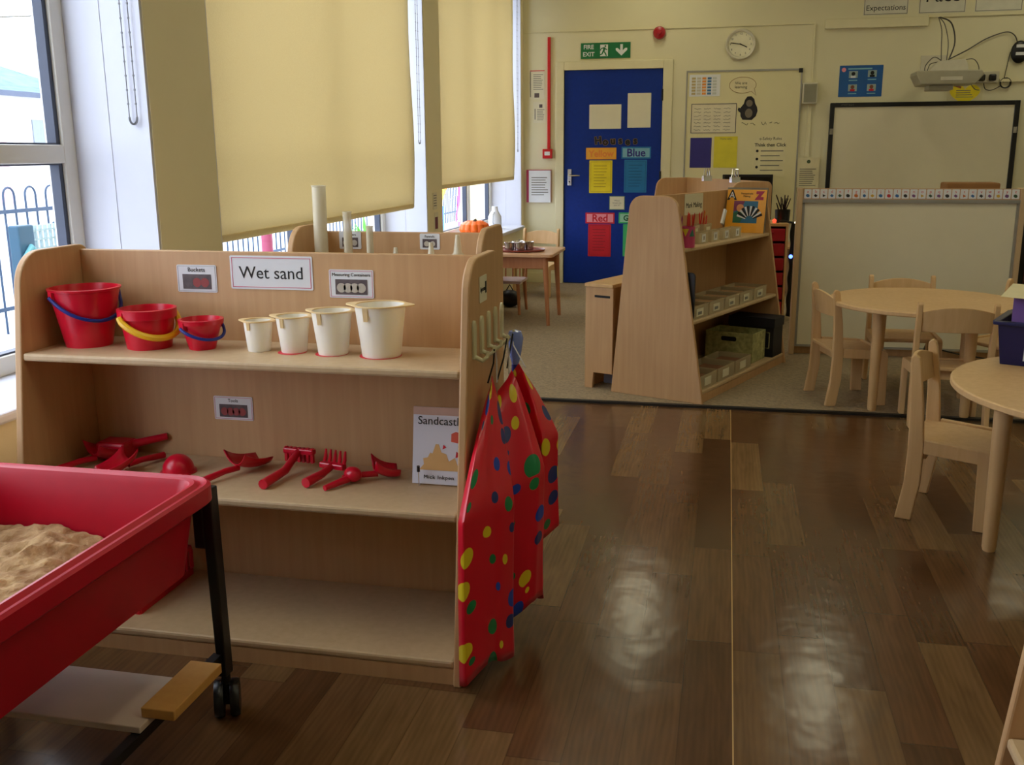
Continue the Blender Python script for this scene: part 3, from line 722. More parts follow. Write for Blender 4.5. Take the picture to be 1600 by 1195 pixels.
# ------------------------------------------------------------------ sand table
def sand_table():
    t = thing('sand_table', 'red sand tray on a black wheeled frame, in front of the shelves', 'sand table', (-1.33, 1.27, 0))
    a, b = .31, .54                           # half sizes at the rim
    def loop(hx, hy, z, r, n_=6): return [(p[0], p[1], z) for p in rrect(-hx, hx, -hy, hy, r, n_)]
    rings = [loop(a-.050, b-.055, .368, .05), loop(a-.030, b-.032, .522, .05), loop(a-.005, b-.005, .515, .06), loop(a, b, .520, .062), loop(a, b, .553, .062), loop(a-.006, b-.006, .558, .06),
             loop(a-.014, b-.014, .553, .055), loop(a-.020, b-.02, .553, .05), loop(a-.028, b-.028, .560, .045), loop(a-.036, b-.036, .558, .042), loop(a-.042, b-.042, .545, .04), loop(a-.058, b-.062, .378, .04)]
    m = MB(); V = [[m.bm.verts.new(p) for p in r_] for r_ in rings]; k_ = len(V[0])
    for A, B in zip(V, V[1:]):
        for i in range(k_): m.bm.faces.new((A[i], A[(i+1) % k_], B[(i+1) % k_], B[i]))
    m.bm.faces.new(V[0]); m.bm.faces.new(V[-1])
    m.build('tray', tray_red, t, smooth=True)
    # sand heap
    m = MB(); n1, n2 = 60, 90; g = []
    from mathutils import noise
    for i in range(n1+1):
        row = []
        for j in range(n2+1):
            x = -(a-.058)+2*(a-.058)*i/n1; y = -(b-.062)+2*(b-.062)*j/n2
            e_ = min((b-.062)-y, .3)
            h_ = .435+.022*noise.noise(Vector((x*7, y*7, 1)))+.014*noise.noise(Vector((x*22, y*22, 4)))+.008*noise.noise(Vector((x*50, y*50, 2)))
            h_ -= .04*max(0, (x-.05)/.2)*max(0, 1-((b-.062)-y)/.25)
            h_ += .012*math.sin(x*18+y*6)
            row.append(m.bm.verts.new((x, y, h_)))
        g.append(row)
    for i in range(n1):
        for j in range(n2): m.bm.faces.new((g[i][j], g[i+1][j], g[i+1][j+1], g[i][j+1]))
    o = m.build('sand', sand_m, t, smooth=True); o['kind'] = 'stuff'
    # frame: top rails, legs, castors, lower rails
    for sx in (-1, 1):
        for sy in (-1, 1):
            cx, cy = sx*(a-.022), sy*(b-.008)
            l_ = MB().prism([(cx-.011, .10), (cx+.011, .10), (cx+.006 if sx > 0 else cx+.011, .535), (cx-.02*1 if sx > 0 else cx-.006, .535)], 'y', cy-.016, cy+.016).build('leg', black_metal, t, bevel=.003)
            MB().box(cx-sx*.028-.012, cx-sx*.028+.014, cy-.018, cy+.018, .40, .532).build('bracket', black_metal, l_, bevel=.004)
            q = MB()
            for o_ in (-.017, .017): q.lathe([(.006, -.010), (.039, -.010), (.042, -.004), (.042, .004), (.039, .010), (.006, .010)], 26, c=(0, 0, o_))
            q.xf(Matrix.Translation((cx, cy, .042))@Matrix.Rotation(math.radians(115), 4, 'Z')@Matrix.Rotation(PI/2, 4, 'X'))
            c_ = q.build('castor', black_pl, t, smooth=True)
            MB().tube([(cx, cy, .03), (cx, cy, .10)], .010, 10).build('stem', black_metal, c_)
            MB().box(cx-.02, cx+.02, cy-.008, cy+.008, .055, .082).build('fork', black_metal, c_, bevel=.004)
    for sx in (-1, 1): MB().box(sx*(a-.03)-.01, sx*(a-.03)+.01, -b+.02, b-.02, .135, .155).build('lower_rail', black_metal, t)
    MB().box(-a+.01, a-.02, .205, .385, .156, .170).build('shelf_board', P('pale_board', (200, 182, 168), .55), t, bevel=.002)
    MB().box(a-.035, a+.035, .235, .42, .171, .192).build('edge_block', wood('orange_block', (190, 140, 72), (206, 158, 88)), t, bevel=.002)
sand_table()
# red slotted basket on the bottom shelf
t = thing('slotted_basket', 'red slotted plastic basket on the bottom shelf behind the sand tray', 'basket', (-1.572, 2.228, .06))
m = MB()
hx, hy, H_ = .13, .13, .085
m.box(-hx, hx, -hy, hy, 0, .004)
for sx in (-1, 1):
    m.box(sx*hx-.003, sx*hx+.003, -hy, hy, 0, .02); m.box(sx*hx-.004, sx*hx+.004, -hy, hy, H_-.012, H_)
    m.box(-hx, hx, sx*hy-.003, sx*hy+.003, 0, .02); m.box(-hx, hx, sx*hy-.004, sx*hy+.004, H_-.012, H_)
    for i in range(13):
        q = -hy+i*2*hy/12
        m.box(sx*hx-.002, sx*hx+.002, q-.005, q+.005, .02, H_-.012); m.box(q-.005, q+.005, sx*hy-.002, sx*hy+.002, .02, H_-.012)
tag(m.build('basket_body', basket_red, t), '', '') if False else m.build('basket_body', basket_red, t)

# ------------------------------------------------------------------ chairs and tables
def chair_proto(label, loc, rz, group):
    """nursery chair; faces +X; origin at centre of the feet"""
    t = thing('nursery_chair', label, 'chair', loc, rz, group=group)
    W_ = .335; T = .022
    for sy in (-1, 1):
        y0 = sy*W_/2-(T if sy > 0 else 0); y1 = y0+T
        back = [(-.17, 0), (-.118, 0), (-.098, .13), (-.096, .25), (-.108, .40), (-.128, .545), (-.133, .56), (-.142, .568), (-.152, .568), (-.160, .558), (-.150, .40), (-.146, .25), (-.150, .13)]
        MB().prism(back, 'y', y0, y1).build('back_leg', birch, t, bevel=.004)
        fr = [(-.096, .285), (.095, .272), (.112, .268), (.122, .258), (.124, .24), (.128, 0), (.075, 0), (.07, .228), (-.096, .238)]
        MB().prism(fr, 'y', y0, y1).build('front_leg', birch, t, bevel=.003)
    m = MB(); n1 = 10; W2 = W_/2-T; g = []
    m.prism([(-.145, .262), (-.06, .262), (.105, .252), (.105, .264), (-.06, .276), (-.145, .278)], 'y', -W2, W2)
    m.build('seat', birch, t, bevel=.003)
    MB().tube([(.112, -W2, .262), (.112, W2, .262)], .010, 10).build('front_rail', birch, t, smooth=True)
    m = MB(); A = []; 
    n_ = 14
    for i in range(n_+1):
        u = i/n_*2-1; y = W2*u; bow = -.022*(1-u*u); zt = .525+.024*(1-u*u)
        A.append([m.bm.verts.new(p) for p in ((-.128+bow, y, .435), (-.141+bow, y, .435), (-.156+bow, y, zt), (-.143+bow, y, zt))])
    for a, b in zip(A, A[1:]):
        for q in range(4): m.bm.faces.new((a[q], a[(q+1) % 4], b[(q+1) % 4], b[q]))
    m.bm.faces.new(A[0]); m.bm.faces.new(A[-1])
    m.build('backrest', birch, t, bevel=.003)
    MB().box(-.105, -.09, -W2, W2, .215, .262).build('rear_rail', birch, t)
    return t
def chair_center(p_back_near, head):      # near back foot (outer), heading angle
    h = math.radians(head); f = Vector((math.cos(h), math.sin(h), 0)); s = Vector((-math.sin(h), math.cos(h), 0))
    return Vector(p_back_near)+f*.17-Vector((0, 0, 0))+s*.1675
G = 'nursery chairs around the round tables'
cA = chair_proto('pale wooden nursery chair standing on the wood floor, side on', chair_center((.603, 3.373, 0), -20), math.radians(-20), G)
dup(cA, chair_center((.51, 4.868, .008), 14), math.radians(14), 'wooden nursery chair tucked under the far table beside the whiteboard divider corner')
dup(cA, (.935, 5.40, .008), math.radians(-88), 'wooden nursery chair behind the far round table, only its back rail and legs showing')
dup(cA, (1.005, 4.70, .008), math.radians(90), 'wooden nursery chair with its curved back to the camera, in front of the far table')
dup(cA, (1.40, 5.28, .008), math.radians(-150), 'wooden nursery chair right of the far table, mostly hidden by the navy tub')
def round_table(label, loc, R, h, legs, leg_r, rz=0, mat=birch, th=.022):
    t = thing('round_table', label, 'table', loc, rz)
    MB().lathe([(R-.004, h-th), (R, h-th+.004), (R, h-.004), (R-.004, h)], 72).build('tabletop', mat, t, smooth=True)
    for a in legs:
        c = (math.cos(a)*leg_r, math.sin(a)*leg_r)
        MB().lathe([(.018, 0), (.021, .01), (.028, h-th)], 20, c=(c[0], c[1], 0)).build('leg', birch, t, smooth=True)
    return t
round_table('nearer round wooden table with a navy tub on it', (1.257, 3.14, 0), .556, .53, [PI+.02, PI/2+.1, 0, -PI/2], .41)
round_table('further round wooden table on the carpet', (.955, 5.00, .008), .445, .515, [math.radians(215), math.radians(125), math.radians(35), math.radians(-55)], .285)
# navy tub with purple folders
t = thing('storage_tub', 'navy blue plastic tub on the nearer table, cut off by the right edge', 'tub', (1.11, 3.50, .53), math.radians(-24))
m = MB(); a_ = [(-.17, -.12), (.17, -.12), (.17, .12), (-.17, .12)]; b_ = [(-.185, -.135), (.185, -.135), (.185, .135), (-.185, .135)]
V0 = [m.bm.verts.new((p[0], p[1], 0)) for p in a_]; V1 = [m.bm.verts.new((p[0], p[1], .14)) for p in b_]
V2 = [m.bm.verts.new((p[0]*.97, p[1]*.97, .14)) for p in b_]; V3 = [m.bm.verts.new((p[0]*.97, p[1]*.97, .006)) for p in a_]
for A, B in ((V0, V1), (V1, V2), (V2, V3)):
    for i in range(4): m.bm.faces.new((A[i], A[(i+1) % 4], B[(i+1) % 4], B[i]))
m.bm.faces.new(V0); m.bm.faces.new(V3)
m.build('tub_body', navy_tub, t, bevel=.008)
m = MB()
for s in (-1, 1): m.box(-.197, .197, s*.14-.012, s*.14+.012, .134, .146); m.box(s*.19-.012, s*.19+.012, -.128, .128, .134, .146)
m.build('rim', navy_tub, t, bevel=.003)
MB().box(-.10, .06, -.1335, -.128, .02, .10, rot=Matrix.Rotation(math.radians(-6.5), 3, 'X')).build('paper_label', white_p, t)
for i, (yy, mt, hh) in enumerate(((-.075, purple_card, .215), (-.03, purple_card, .20), (.02, P('cream_folder', (225, 215, 170), .7), .222))):
    f = thing('folder', ['purple folder with a white label standing in the navy tub', 'purple folder in the middle of the navy tub', 'cream folder at the back of the navy tub'][i], 'folder', Vector((1.11, 3.50, .53))+Matrix.Rotation(math.radians(-24), 3, 'Z')@Vector((.0, yy, .008)), math.radians(-24))
    MB().box(-.155, .155, -.004, .004, 0, hh).build('cover', mt, f, bevel=.001)
    if i == 0: MB().box(-.10, .03, -.0048, -.0042, .13, .20).build('label_patch', white_p, f)
tag(MB().box(-.19, .19, -.13, .13, 0, .0012).build('paper_sheet', P('cream_sheet', (228, 218, 175), .7), loc=Vector((1.11, 3.50, .755)), rot=(math.radians(3), math.radians(2), math.radians(-22))), 'cream sheet of paper lying on top of the folders in the navy tub', 'paper')

# ------------------------------------------------------------------ whiteboard divider with the alphabet strip
def divider():
    X0, X1, Y0 = .44, 1.63, 6.15
    t = thing('board_divider', 'large freestanding whiteboard divider in a wooden frame behind the far table', 'whiteboard', (X0, Y0, .008))
    w_ = X1-X0; H_ = 1.0; fr = birch
    for x_ in (-.03, w_): MB().box(x_, x_+.03, 0, .10, 0, H_).build('side_post', laminate_edge, t, bevel=.004)
    MB().box(0, w_, .05, .10, 0, .055).build('bottom_rail', laminate, t)
    MB().box(0, w_, .02, .05, .05, H_-.005).build('board', board_white, t)
    m = MB(); m.box(0, w_, .012, .02, .048, .062); m.box(0, w_, .004, .02, .915, .935); m.box(0, .014, .012, .02, .062, .915); m.box(w_-.014, w_, .012, .02, .062, .915)
    m.build('metal_edge', grey_metal, t)
    MB().box(0, w_, .012, .02, .935, .998).build('strip_backing', P('tan_strip', (196, 160, 125), .7), t)
    return t
divider()
al = 'abcdefghijklmnopqrstuvwxyz'
cols = [P('print_c%d' % i, c, .7) for i, c in enumerate(((60, 90, 70), (210, 170, 60), (190, 50, 60), (200, 110, 50), (60, 110, 170), (120, 80, 130), (40, 40, 45)))]
for i, ch in enumerate(al):
    x = .447+i*.0454
    def ex(t, w_, h_, y, ch=ch, i=i):
        text(ch, .024, red_card, t, (w_/2, y, h_*.74), ext=.0003)
        r = random.Random(i); q = r.choice([3, 4, 5, 8, 12]); rr = .011
        MB().prism([(w_/2+rr*math.cos(2*PI*j/q+r.random()*.3), h_*.3+rr*.9*math.sin(2*PI*j/q)) for j in range(q)], 'y', y-.0006, y).build('picture', r.choice(cols), t)
    card('alphabet card with the letter %s on the strip above the whiteboard divider' % ch, x, x+.040, .948, 1.002, 6.1615, extras=ex, name='alphabet_card', cat='card', group='alphabet cards on the divider')
# brown box behind the divider on the right
tag(MB().box(0, .30, 0, .2, 0, 1.0).build('cardboard_box', P('brown_card', (150, 105, 60), .8), loc=(1.29, 6.45, .03), bevel=.01), 'brown board sticking up behind the right end of the divider', 'board')
# dark thing right of divider
t = thing('equipment_cabinet', 'dark cabinet glimpsed right of the whiteboard divider', 'cabinet', (1.75, 6.5, .008))
MB().box(0, .5, 0, .45, 0, .78).build('body', P('cabinet_black', (22, 20, 24), .5), t, bevel=.006)
MB().box(.03, .47, -.012, -.001, .05, .74).build('door', P('cabinet_red_brown', (90, 36, 26), .5), t, bevel=.004)
# extension lead on the board foot
t = thing('extension_socket', 'small black power adaptor on the wall base behind the front chair', 'adaptor', (1.19, 6.0, .02))
MB().box(-.04, .04, -.02, .02, .0, .10, rot=Matrix.Rotation(.3, 3, 'Y')).build('body', black_pl, t, bevel=.006)
MB().tube([(.03, 0, .08), (.15, .02, .05), (.35, .03, .02), (.6, .02, .0)], .004).build('cable', black_pl, t)

# ------------------------------------------------------------------ things on the A-shaped unit
def at_u(s, t_, z): return U(s, t_, z+.008)
RU = RZ+PI/2     # faces the shelf front (+E1): local -Y -> +E1
t = thing('pencil_tin', 'patterned tin with yellow, green and pink triangles at the near end of the top shelf', 'tin', at_u(-.168, .11, .755))
m = MB(); m.lathe([(.045, 0), (.045, .10), (.043, .10), (.043, .004)], 32); m.build('tin_body', P('magenta_print', (190, 60, 110), .4), t, smooth=True)
for i in range(8):
    a = 2*PI*i/8; c = [P('yellow_print', (220, 200, 50), .4), P('teal_print', (40, 110, 90), .4)][i % 2]; sgn = 1 if i % 2 else -1
    pts = []
    q = MB(); r_ = .0456
    A = [(a-.36, .055 if sgn > 0 else .092), (a+.36, .055 if sgn > 0 else .092), (a, .092 if sgn > 0 else .055)]
    vs = [q.bm.verts.new((r_*math.cos(x), r_*math.sin(x), z)) for x, z in A]; mid = q.bm.verts.new((r_*math.cos(a)*1.01, r_*math.sin(a)*1.01, A[0][1])); q.bm.faces.new((vs[0], mid, vs[2])); q.bm.faces.new((mid, vs[1], vs[2]))
    o = q.build('printed_triangle', c, t); so = o.modifiers.new('s', 'SOLIDIFY'); so.thickness = .0008; so.offset = 1
pencil_cols = [P('pencil_%d' % i, c, .5) for i, c in enumerate(((190, 40, 40), (40, 60, 160), (30, 120, 60), (200, 120, 30), (150, 40, 110), (40, 40, 44), (215, 60, 50)))]
desc = ['crayon box of dark pens behind the patterned tin', 'crayon box of red pencils with a white label, second along', 'acrylic box of red crayons further along the top shelf']
for i, (s, tt) in enumerate(((-.33, .36), (-.33, .52), (-.33, .68))):
    t = thing('pen_box', 'clear ' + desc[i], 'pen box', at_u(s, tt, .755), RU)
    m = MB(); m.box(-.05, .05, -.03, .03, 0, .003)
    for sx in (-1, 1): m.box(sx*.05-.0015, sx*.05+.0015, -.03, .03, 0, .075); m.box(-.05, .05, sx*.03-.0015, sx*.03+.0015, 0, .075)
    m.build('box_body', clearbox, t)
    MB().box(-.025, .025, -.0335, -.032, .02, .06).build('label_patch', paper_dim, t)
    for j in range(7):
        x = -.04+j*.0125; r = random.Random(i*10+j)
        pc = thing('pencil', ['%s pencil in the crayon box behind the tin', '%s pencil in the second crayon box', '%s crayon in the third crayon box'][i] % ['first', 'second', 'third', 'fourth', 'fifth', 'sixth', 'last'][j], 'pencil', at_u(s, tt+x, .760), group='pencils in the clear boxes')
        d = Vector((r.uniform(-.012, .012), r.uniform(-.02, .02), r.uniform(.10, .13)))
        MB().tube([(0, 0, 0), d, d*1.12], [.0042, .0042, .0008], 6).build('shaft', pencil_cols[(j*3+i) % 7] if i == 0 else pencil_cols[(0, 6, 0, 3, 6, 0, 6)[j]], pc)
for i, (s, tt, w_) in enumerate(((-.205, .34, .055), (-.20, .48, .05), (-.20, .63, .05), (-.20, .78, .055))):
    t = thing('label_box', ['low clear tray with a label, next to the tin', 'low clear tray with a white picture label, second from the tin', 'small clear tray with a card, third from the tin', 'small clear tray with a framed label beside the orange book'][i], 'tray', at_u(s, tt, .755), RU)
    m = MB(); m.box(-w_, w_, -.03, .03, 0, .003)
    for sx in (-1, 1): m.box(sx*w_-.0015, sx*w_+.0015, -.03, .03, 0, .055); m.box(-w_, w_, sx*.03-.0015, sx*.03+.0015, 0, .055)
    m.build('box_body', clearbox, t)
    lb = MB().box(-.022, .022, -.033, -.0315, .008, .048).build('label_patch', white_p, t)
    MB().box(-.006, .008, -.0336, -.0331, .018, .038).build('printed_mark', grey_ink, lb)
tag(MB().box(-.012, .012, -.006, .006, 0, .085, rot=Matrix.Rotation(.5, 3, 'Y')).build('eraser_stick', white_p, loc=at_u(-.26, .80, .82), rot=(0, 0, RU)), 'white stick leaning out of a tray beside the orange book', 'eraser')
card('cream card reading Mark Making on the back panel of the A-shaped unit', 0, .24, 0, .112, 0, mat=paper_dim, loc=at_u(-.389, .565, .878), rz=RU, name='sign_card',
     extras=lambda t, w_, h_, y: text('Mark Making', .040, black_ink, t, (w_/2, y, h_*.45)))
def art_book():
    base = at_u(-.375, 1.095, .756)
    t = thing('picture_book', 'orange art activity book with a striped zebra cover standing open on the top shelf', 'book', base, 0, rot=(math.radians(-8), 0, RZ))
    W_, H_ = .235, .245
    t.location = base+Vector((0, 0, 0)); 
    MB().box(0, W_, 0, .006, 0, H_).build('cover', P('orange_cover', (238, 170, 40), .35, var=.02), t)
    MB().box(-.004, W_+.004, .0065, .012, 0, H_+.012).build('back_cover', P('grey_cover', (120, 115, 100), .5), t)
    p0 = pic(t, .045, W_-.045, .055, H_-.065, 0, P('teal_panel', (40, 110, 150), .4), 'cover_picture')
    MB().prism([(.045, .18), (.11, .18), (.09, .13), (.045, .12)], 'y', -.001, -.0007).build('painted_patch', P('purple_patch', (125, 50, 90), .4), p0)
    MB().prism([(.045, .055), (.09, .055), (.11, .10), (.09, .13), (.045, .11)], 'y', -.001, -.0007).build('painted_patch', P('green_patch', (40, 110, 80), .4), p0)
    MB().lathe([(.022, 0), (.022, .0012)], 20).xf(Matrix.Translation((.085, -.0005, .14))@Matrix.Rotation(PI/2, 4, 'X')).build('painted_circle', P('peach_patch', (220, 150, 90), .4), p0)
    for i in range(6):
        a = math.radians(150-i*25); c = (.145, .072)
        q = [(c[0]+r*math.cos(a+da), c[1]+r*math.sin(a+da)) for r, da in ((.025, -.12), (.082, -.09), (.082, .09), (.025, .12))]
        MB().prism(q, 'y', -.0022, -.0012).build('painted_stripe', black_ink, p0)
        q = [(c[0]+r*math.cos(a+da), c[1]+r*math.sin(a+da)) for r, da in ((.025, .13), (.08, .12), (.08, .27), (.025, .3))]
        MB().prism(q, 'y', -.0022, -.0012).build('painted_stripe', white_p, p0)
    text('A', .075, black_ink, t, (.03, -.0008, H_-.035), bold=.003)
    text('A', .05, white_p, t, (.03, -.0022, H_-.034))
    text('Z', .055, P('magenta_letter', (170, 40, 80), .5), t, (W_-.04, -.0008, H_-.035), bold=.006)
    text('Masquerade\nMaking', .015, black_ink, t, (.118, -.0008, H_-.03))
art_book()
names_mid = ['first', 'second', 'third', 'fourth', 'fifth']
wick = P('clear_basket_plastic', (168, 140, 96), .5, var=.25, scale=60)
for i in range(5):
    tt = .14+i*.205
    t = thing('stationery_tray', '%s see-through tray along the middle shelf of the A-shaped unit, counted from the camera' % names_mid[i], 'tray', at_u(-.185, tt, .405), RU, group='trays on the middle shelf of the A-shaped unit')
    m = MB(); hw, hd, hh = .095, .095, .065
    m.box(-hw, hw, -hd, hd, 0, .004)
    for sx in (-1, 1): m.box(sx*hw-.002, sx*hw+.002, -hd, hd, 0, hh); m.box(-hw, hw, sx*hd-.002, sx*hd+.002, 0, hh); m.box(sx*hw-.005, sx*hw+.005, -hd-.003, hd+.003, hh-.004, hh); m.box(-hw, hw, sx*hd-.005, sx*hd+.005, hh-.004, hh)
    m.build('tray_body', clearbox, t)
    m2 = MB(); r = random.Random(i+40)
    for q in range(5): m2.box(-.085+q*.003, .08, -.085+.01*q, .08, .006+q*.009, .013+q*.009, rot=Matrix.Rotation(r.uniform(-.05, .05), 3, 'Z'))
    m2.build('paper_pile', P('buff_paper', (176, 140, 96), .8), t)
    lb = MB().box(-.05, .03, -hd-.0045, -hd-.003, .012, .05).build('label_patch', paper_dim, t)
    MB().box(-.035, .01, -hd-.005, -hd-.0046, .02, .035).build('printed_mark', grey_ink, lb)
t = thing('clipboard', 'dark tablet standing on edge at the near end of the middle shelf', 'clipboard', at_u(-.075, .028, .406), RZ)
MB().prism(rrect(-.12, .0, 0, .235, .02), 'y', 0, .012).build('board', P('dark_tablet', (35, 36, 40), .35), t, bevel=.002)
MB().prism(rrect(-.11, -.01, .012, .222, .012), 'y', .0125, .0135).build('screen', black_pl, t)
# bottom shelf
def openbox(t, hw, hd, hh, mat, name='box_body', th=.004):
    m = MB(); m.box(-hw, hw, -hd, hd, 0, th)
    for sx in (-1, 1): m.box(sx*hw-th, sx*hw, -hd, hd, 0, hh) if sx > 0 else m.box(-hw, -hw+th, -hd, hd, 0, hh)
    for sy in (-1, 1): m.box(-hw, hw, -hd, -hd+th, 0, hh) if sy < 0 else m.box(-hw, hw, hd-th, hd, 0, hh)
    return m.build(name, mat, t, bevel=.001)
for i, (tt, hw) in enumerate(((.135, .105), (.365, .11), (.60, .11))):
    t = thing('stationery_tray', ['nearest see-through tray on the bottom shelf of the A-shaped unit', 'middle see-through tray on the bottom shelf of the A-shaped unit', 'third see-through tray on the bottom shelf, in front of the green box'][i], 'tray', at_u(-.125, tt, .06), RU)
    openbox(t, hw, .095, .07, clearbox)
    MB().box(-hw+.02, hw-.02, -.07, .07, .005, .045).build('paper_pile', P('brown_paper', (130, 88, 56), .8, var=.2), t)
    MB().box(-.05, .03, -.0975, -.0955, .015, .055).build('label_patch', paper_dim, t)
t = thing('storage_box', 'pale green patterned storage box with a hand hole on the bottom shelf', 'storage box', at_u(-.195, .89, .06), RZ)
openbox(t, .14, .10, .165, P('pale_green_card', (176, 176, 120), .7, var=.3, scale=40))
MB().prism(rrect(-.045, .045, .115, .14, .01), 'y', -.1015, -.099).build('hand_hole', black_ink, t)
t = thing('storage_box', 'black storage box with a metal label holder at the far end of the bottom shelf', 'storage box', at_u(-.165, 1.085, .06), RZ)
MB().box(-.12, .15, -.075, .075, 0, .17).build('box_body', P('black_box_card', (16, 17, 26), .6), t, bevel=.003)
MB().box(-.123, .155, -.08, .08, .1705, .225).build('lid', P('black_box_lid', (20, 21, 32), .6), t, bevel=.003)
m = MB(); m.box(.08, .13, -.0785, -.0755, .05, .056).box(.08, .13, -.0785, -.0755, .14, .146).box(.08, .086, -.0785, -.0755, .05, .146).box(.124, .13, -.0785, -.0755, .05, .146); m.build('label_holder', chrome, t)
# bulldog clips on the top edge
for i, tt in enumerate((.60, .95)):
    t = thing('bulldog_clip', ['silver clip on the rear unit top edge, nearer the black monitor', 'silver clip on the rear unit top edge, nearer the blue door'][i], 'clip', Vector(((-.138, 6.93, 1.036), (.045, 6.57, 1.036))[1-i]), math.atan2(.889, -.458)-PI+PI/2)
    MB().prism([(-.018, -.008), (.018, -.008), (.014, .026), (-.014, .026)], 'x', -.03, .03).build('jaw', chrome, t)
    for s in (-1, 1): MB().tube([(-.016, s*.014, .024), (-.008, s*.02, .075), (.008, s*.02, .075), (.016, s*.014, .024)], .0035, 6).build('lever', chrome, t)

# ------------------------------------------------------------------ red drawer unit, plant and string lights behind
t = thing('drawer_unit', 'narrow wooden unit of red plastic drawers behind the A-shaped unit', 'drawer unit', (.12, 7.35, .008))
m = MB(); m.box(0, .018, 0, .4, 0, .69); m.box(.302, .32, 0, .4, 0, .69); m.box(0, .32, 0, .4, .69, .71); m.box(0, .32, 0, .4, 0, .05); m.box(.018, .302, .38, .4, .05, .69)
m.build('carcass', birch, t, bevel=.002)
for i in range(6):
    z = .06+i*.105
    d = MB().box(.022, .298, -.008, .37, z, z+.088).build('drawer', P('red_drawer', (175, 20, 40), .35), t, bevel=.004)
    MB().box(.10, .22, -.022, -.0085, z+.055, z+.066).build('handle', P('red_drawer', (175, 20, 40), .35), d, bevel=.003)
t = thing('pen_bunch', 'dark pot bristling with brushes and pens on top of the red drawer unit', 'pot', (.40, 7.5, .718))
MB().lathe([(.05, 0), (.055, .09), (.052, .09), (.048, .005)], 20).build('pot_body', black_pl, t, smooth=True)
m = MB()
for i in range(14):
    r = random.Random(i); m.tube([(r.uniform(-.02, .02), r.uniform(-.02, .02), .02), (r.uniform(-.06, .06), r.uniform(-.05, .05), r.uniform(.13, .21))], [.005, .004], 6)
m.build('brushes', P('dark_brushes', (50, 30, 40), .6), t)
m = MB(); pts = []
for i in range(60):
    a = i*.45; pts.append((.475+.004*math.cos(a), 7.42+.004*math.sin(a), .72-i*.0115))
t = thing('string_lights', 'dark cable of fairy lights trailing down beside the red drawer unit', 'fairy lights', (0, 0, 0))
m.tube(pts, .019, 6).build('cable', black_pl, t)
MB().tube([(.36, 7.42, .722), (.40, 7.40, .735), (.47, 7.42, .72)], .008, 6).build('cable_loop', black_pl, t)
MB().sph((.34, 7.38, .735), .014).build('bulb', led_red, t, smooth=True)
MB().sph((.468, 7.395, .48), .014).build('bulb', led_blue, t, smooth=True)
MB().sph((.49, 7.40, .722), .009).build('bulb', led_white, t, smooth=True)

# ------------------------------------------------------------------ pots table by the window
t = thing('play_table', 'wooden play table with splayed legs by the window, carrying metal pots', 'table', (-1.52, 7.14, .008))
MB().prism(rrect(-.34, .34, -.30, .30, .03), 'z', .492, .515).build('tabletop', P('peach_tabletop', (222, 178, 142), .3), t, bevel=.005)
MB().box(-.29, .29, -.25, -.235, .41, .492).build('apron_rail', beech, t); MB().box(-.29, .29, .235, .25, .41, .492).build('apron_rail', beech, t)
for sx in (-1, 1):
    for sy in (-1, 1): MB().tube([(sx*.275, sy*.235, .492), (sx*.30, sy*.245, 0)], [.021, .013], 14).build('leg', beech, t, smooth=True)
t = thing('serving_tray', 'round red-brown tray under the metal pots on the play table', 'tray', (-1.47, 7.08, .5235))
MB().lathe([(.13, 0), (.15, .004), (.155, .014), (.152, .015), (.146, .006), (.0, .005)], 36, sx=1.25, cap=False).build('tray_body', P('red_brown_tray', (140, 66, 60), .4), t, smooth=True)
for i, (x, y) in enumerate(((-1.53, 7.03), (-1.45, 7.02), (-1.49, 7.12), (-1.40, 7.10))):
    t = thing('metal_pot', ['shiny metal pot at the left front of the red-brown tray', 'shiny metal pot at the right front of the red-brown tray', 'metal pot in the middle behind on the red-brown tray', 'metal pot at the right back of the red-brown tray'][i], 'pot', (x, y, .530), i*.8)
    MB().lathe([(.030, 0), (.034, .004), (.036, .055), (.039, .058), (.037, .06), (.034, .055), (.031, .006)], 24).build('pot_body', steel, t, smooth=True)
    MB().tube([(.034, 0, .05), (.055, 0, .056), (.085, 0, .06)], .004, 8).build('handle', chrome, t, smooth=True)
def wooden_chair(label, loc, rz, sc=1, seatm=None):
    t = thing('spindle_chair', label, 'chair', loc, rz)
    MB().box(-.15, .15, -.15, .15, .27*sc, .295*sc).build('seat', seatm or beech, t, bevel=.006)
    for sx in (-1, 1):
        for sy in (-1, 1): MB().tube([(sx*.125, sy*.125, .27*sc), (sx*.14, sy*.14, 0)], [.014, .011], 10).build('leg', beech, t, smooth=True)
    for sx in (-1, 1): MB().tube([(sx*.135, .135, .29*sc), (sx*.14, .155, .57*sc)], .011, 10).build('back_post', beech, t, smooth=True)
    MB().box(-.14, .14, .145, .16, .53*sc, .57*sc).build('top_rail', beech, t, bevel=.004)
    for i in range(4): MB().tube([(-.085+i*.057, .14, .29*sc), (-.085+i*.057, .152, .53*sc)], .006, 8).build('spindle', beech, t, smooth=True)
    return t
wooden_chair('small brown wooden chair with a pale seat under the play table', (-1.66, 7.47, .008), 0, .88, P('lilac_seat', (205, 185, 190), .6))
cG = dup(cA, (-1.60, 8.42, .008), math.radians(-100), 'wooden nursery chair standing near the back wall beyond the play table')
cG['group'] = 'nursery chairs beyond the play table'
t = thing('dark_bag', 'black bag on the carpet under the play table', 'bag', (-1.68, 7.72, .008))
MB().sph((0, 0, .07), .09, (1, .7, .78)).build('bag_body', black_pl, t, smooth=True); MB().tube([(-.03, 0, .13), (0, 0, .18), (.03, 0, .13)], .005).build('strap', black_pl, t)
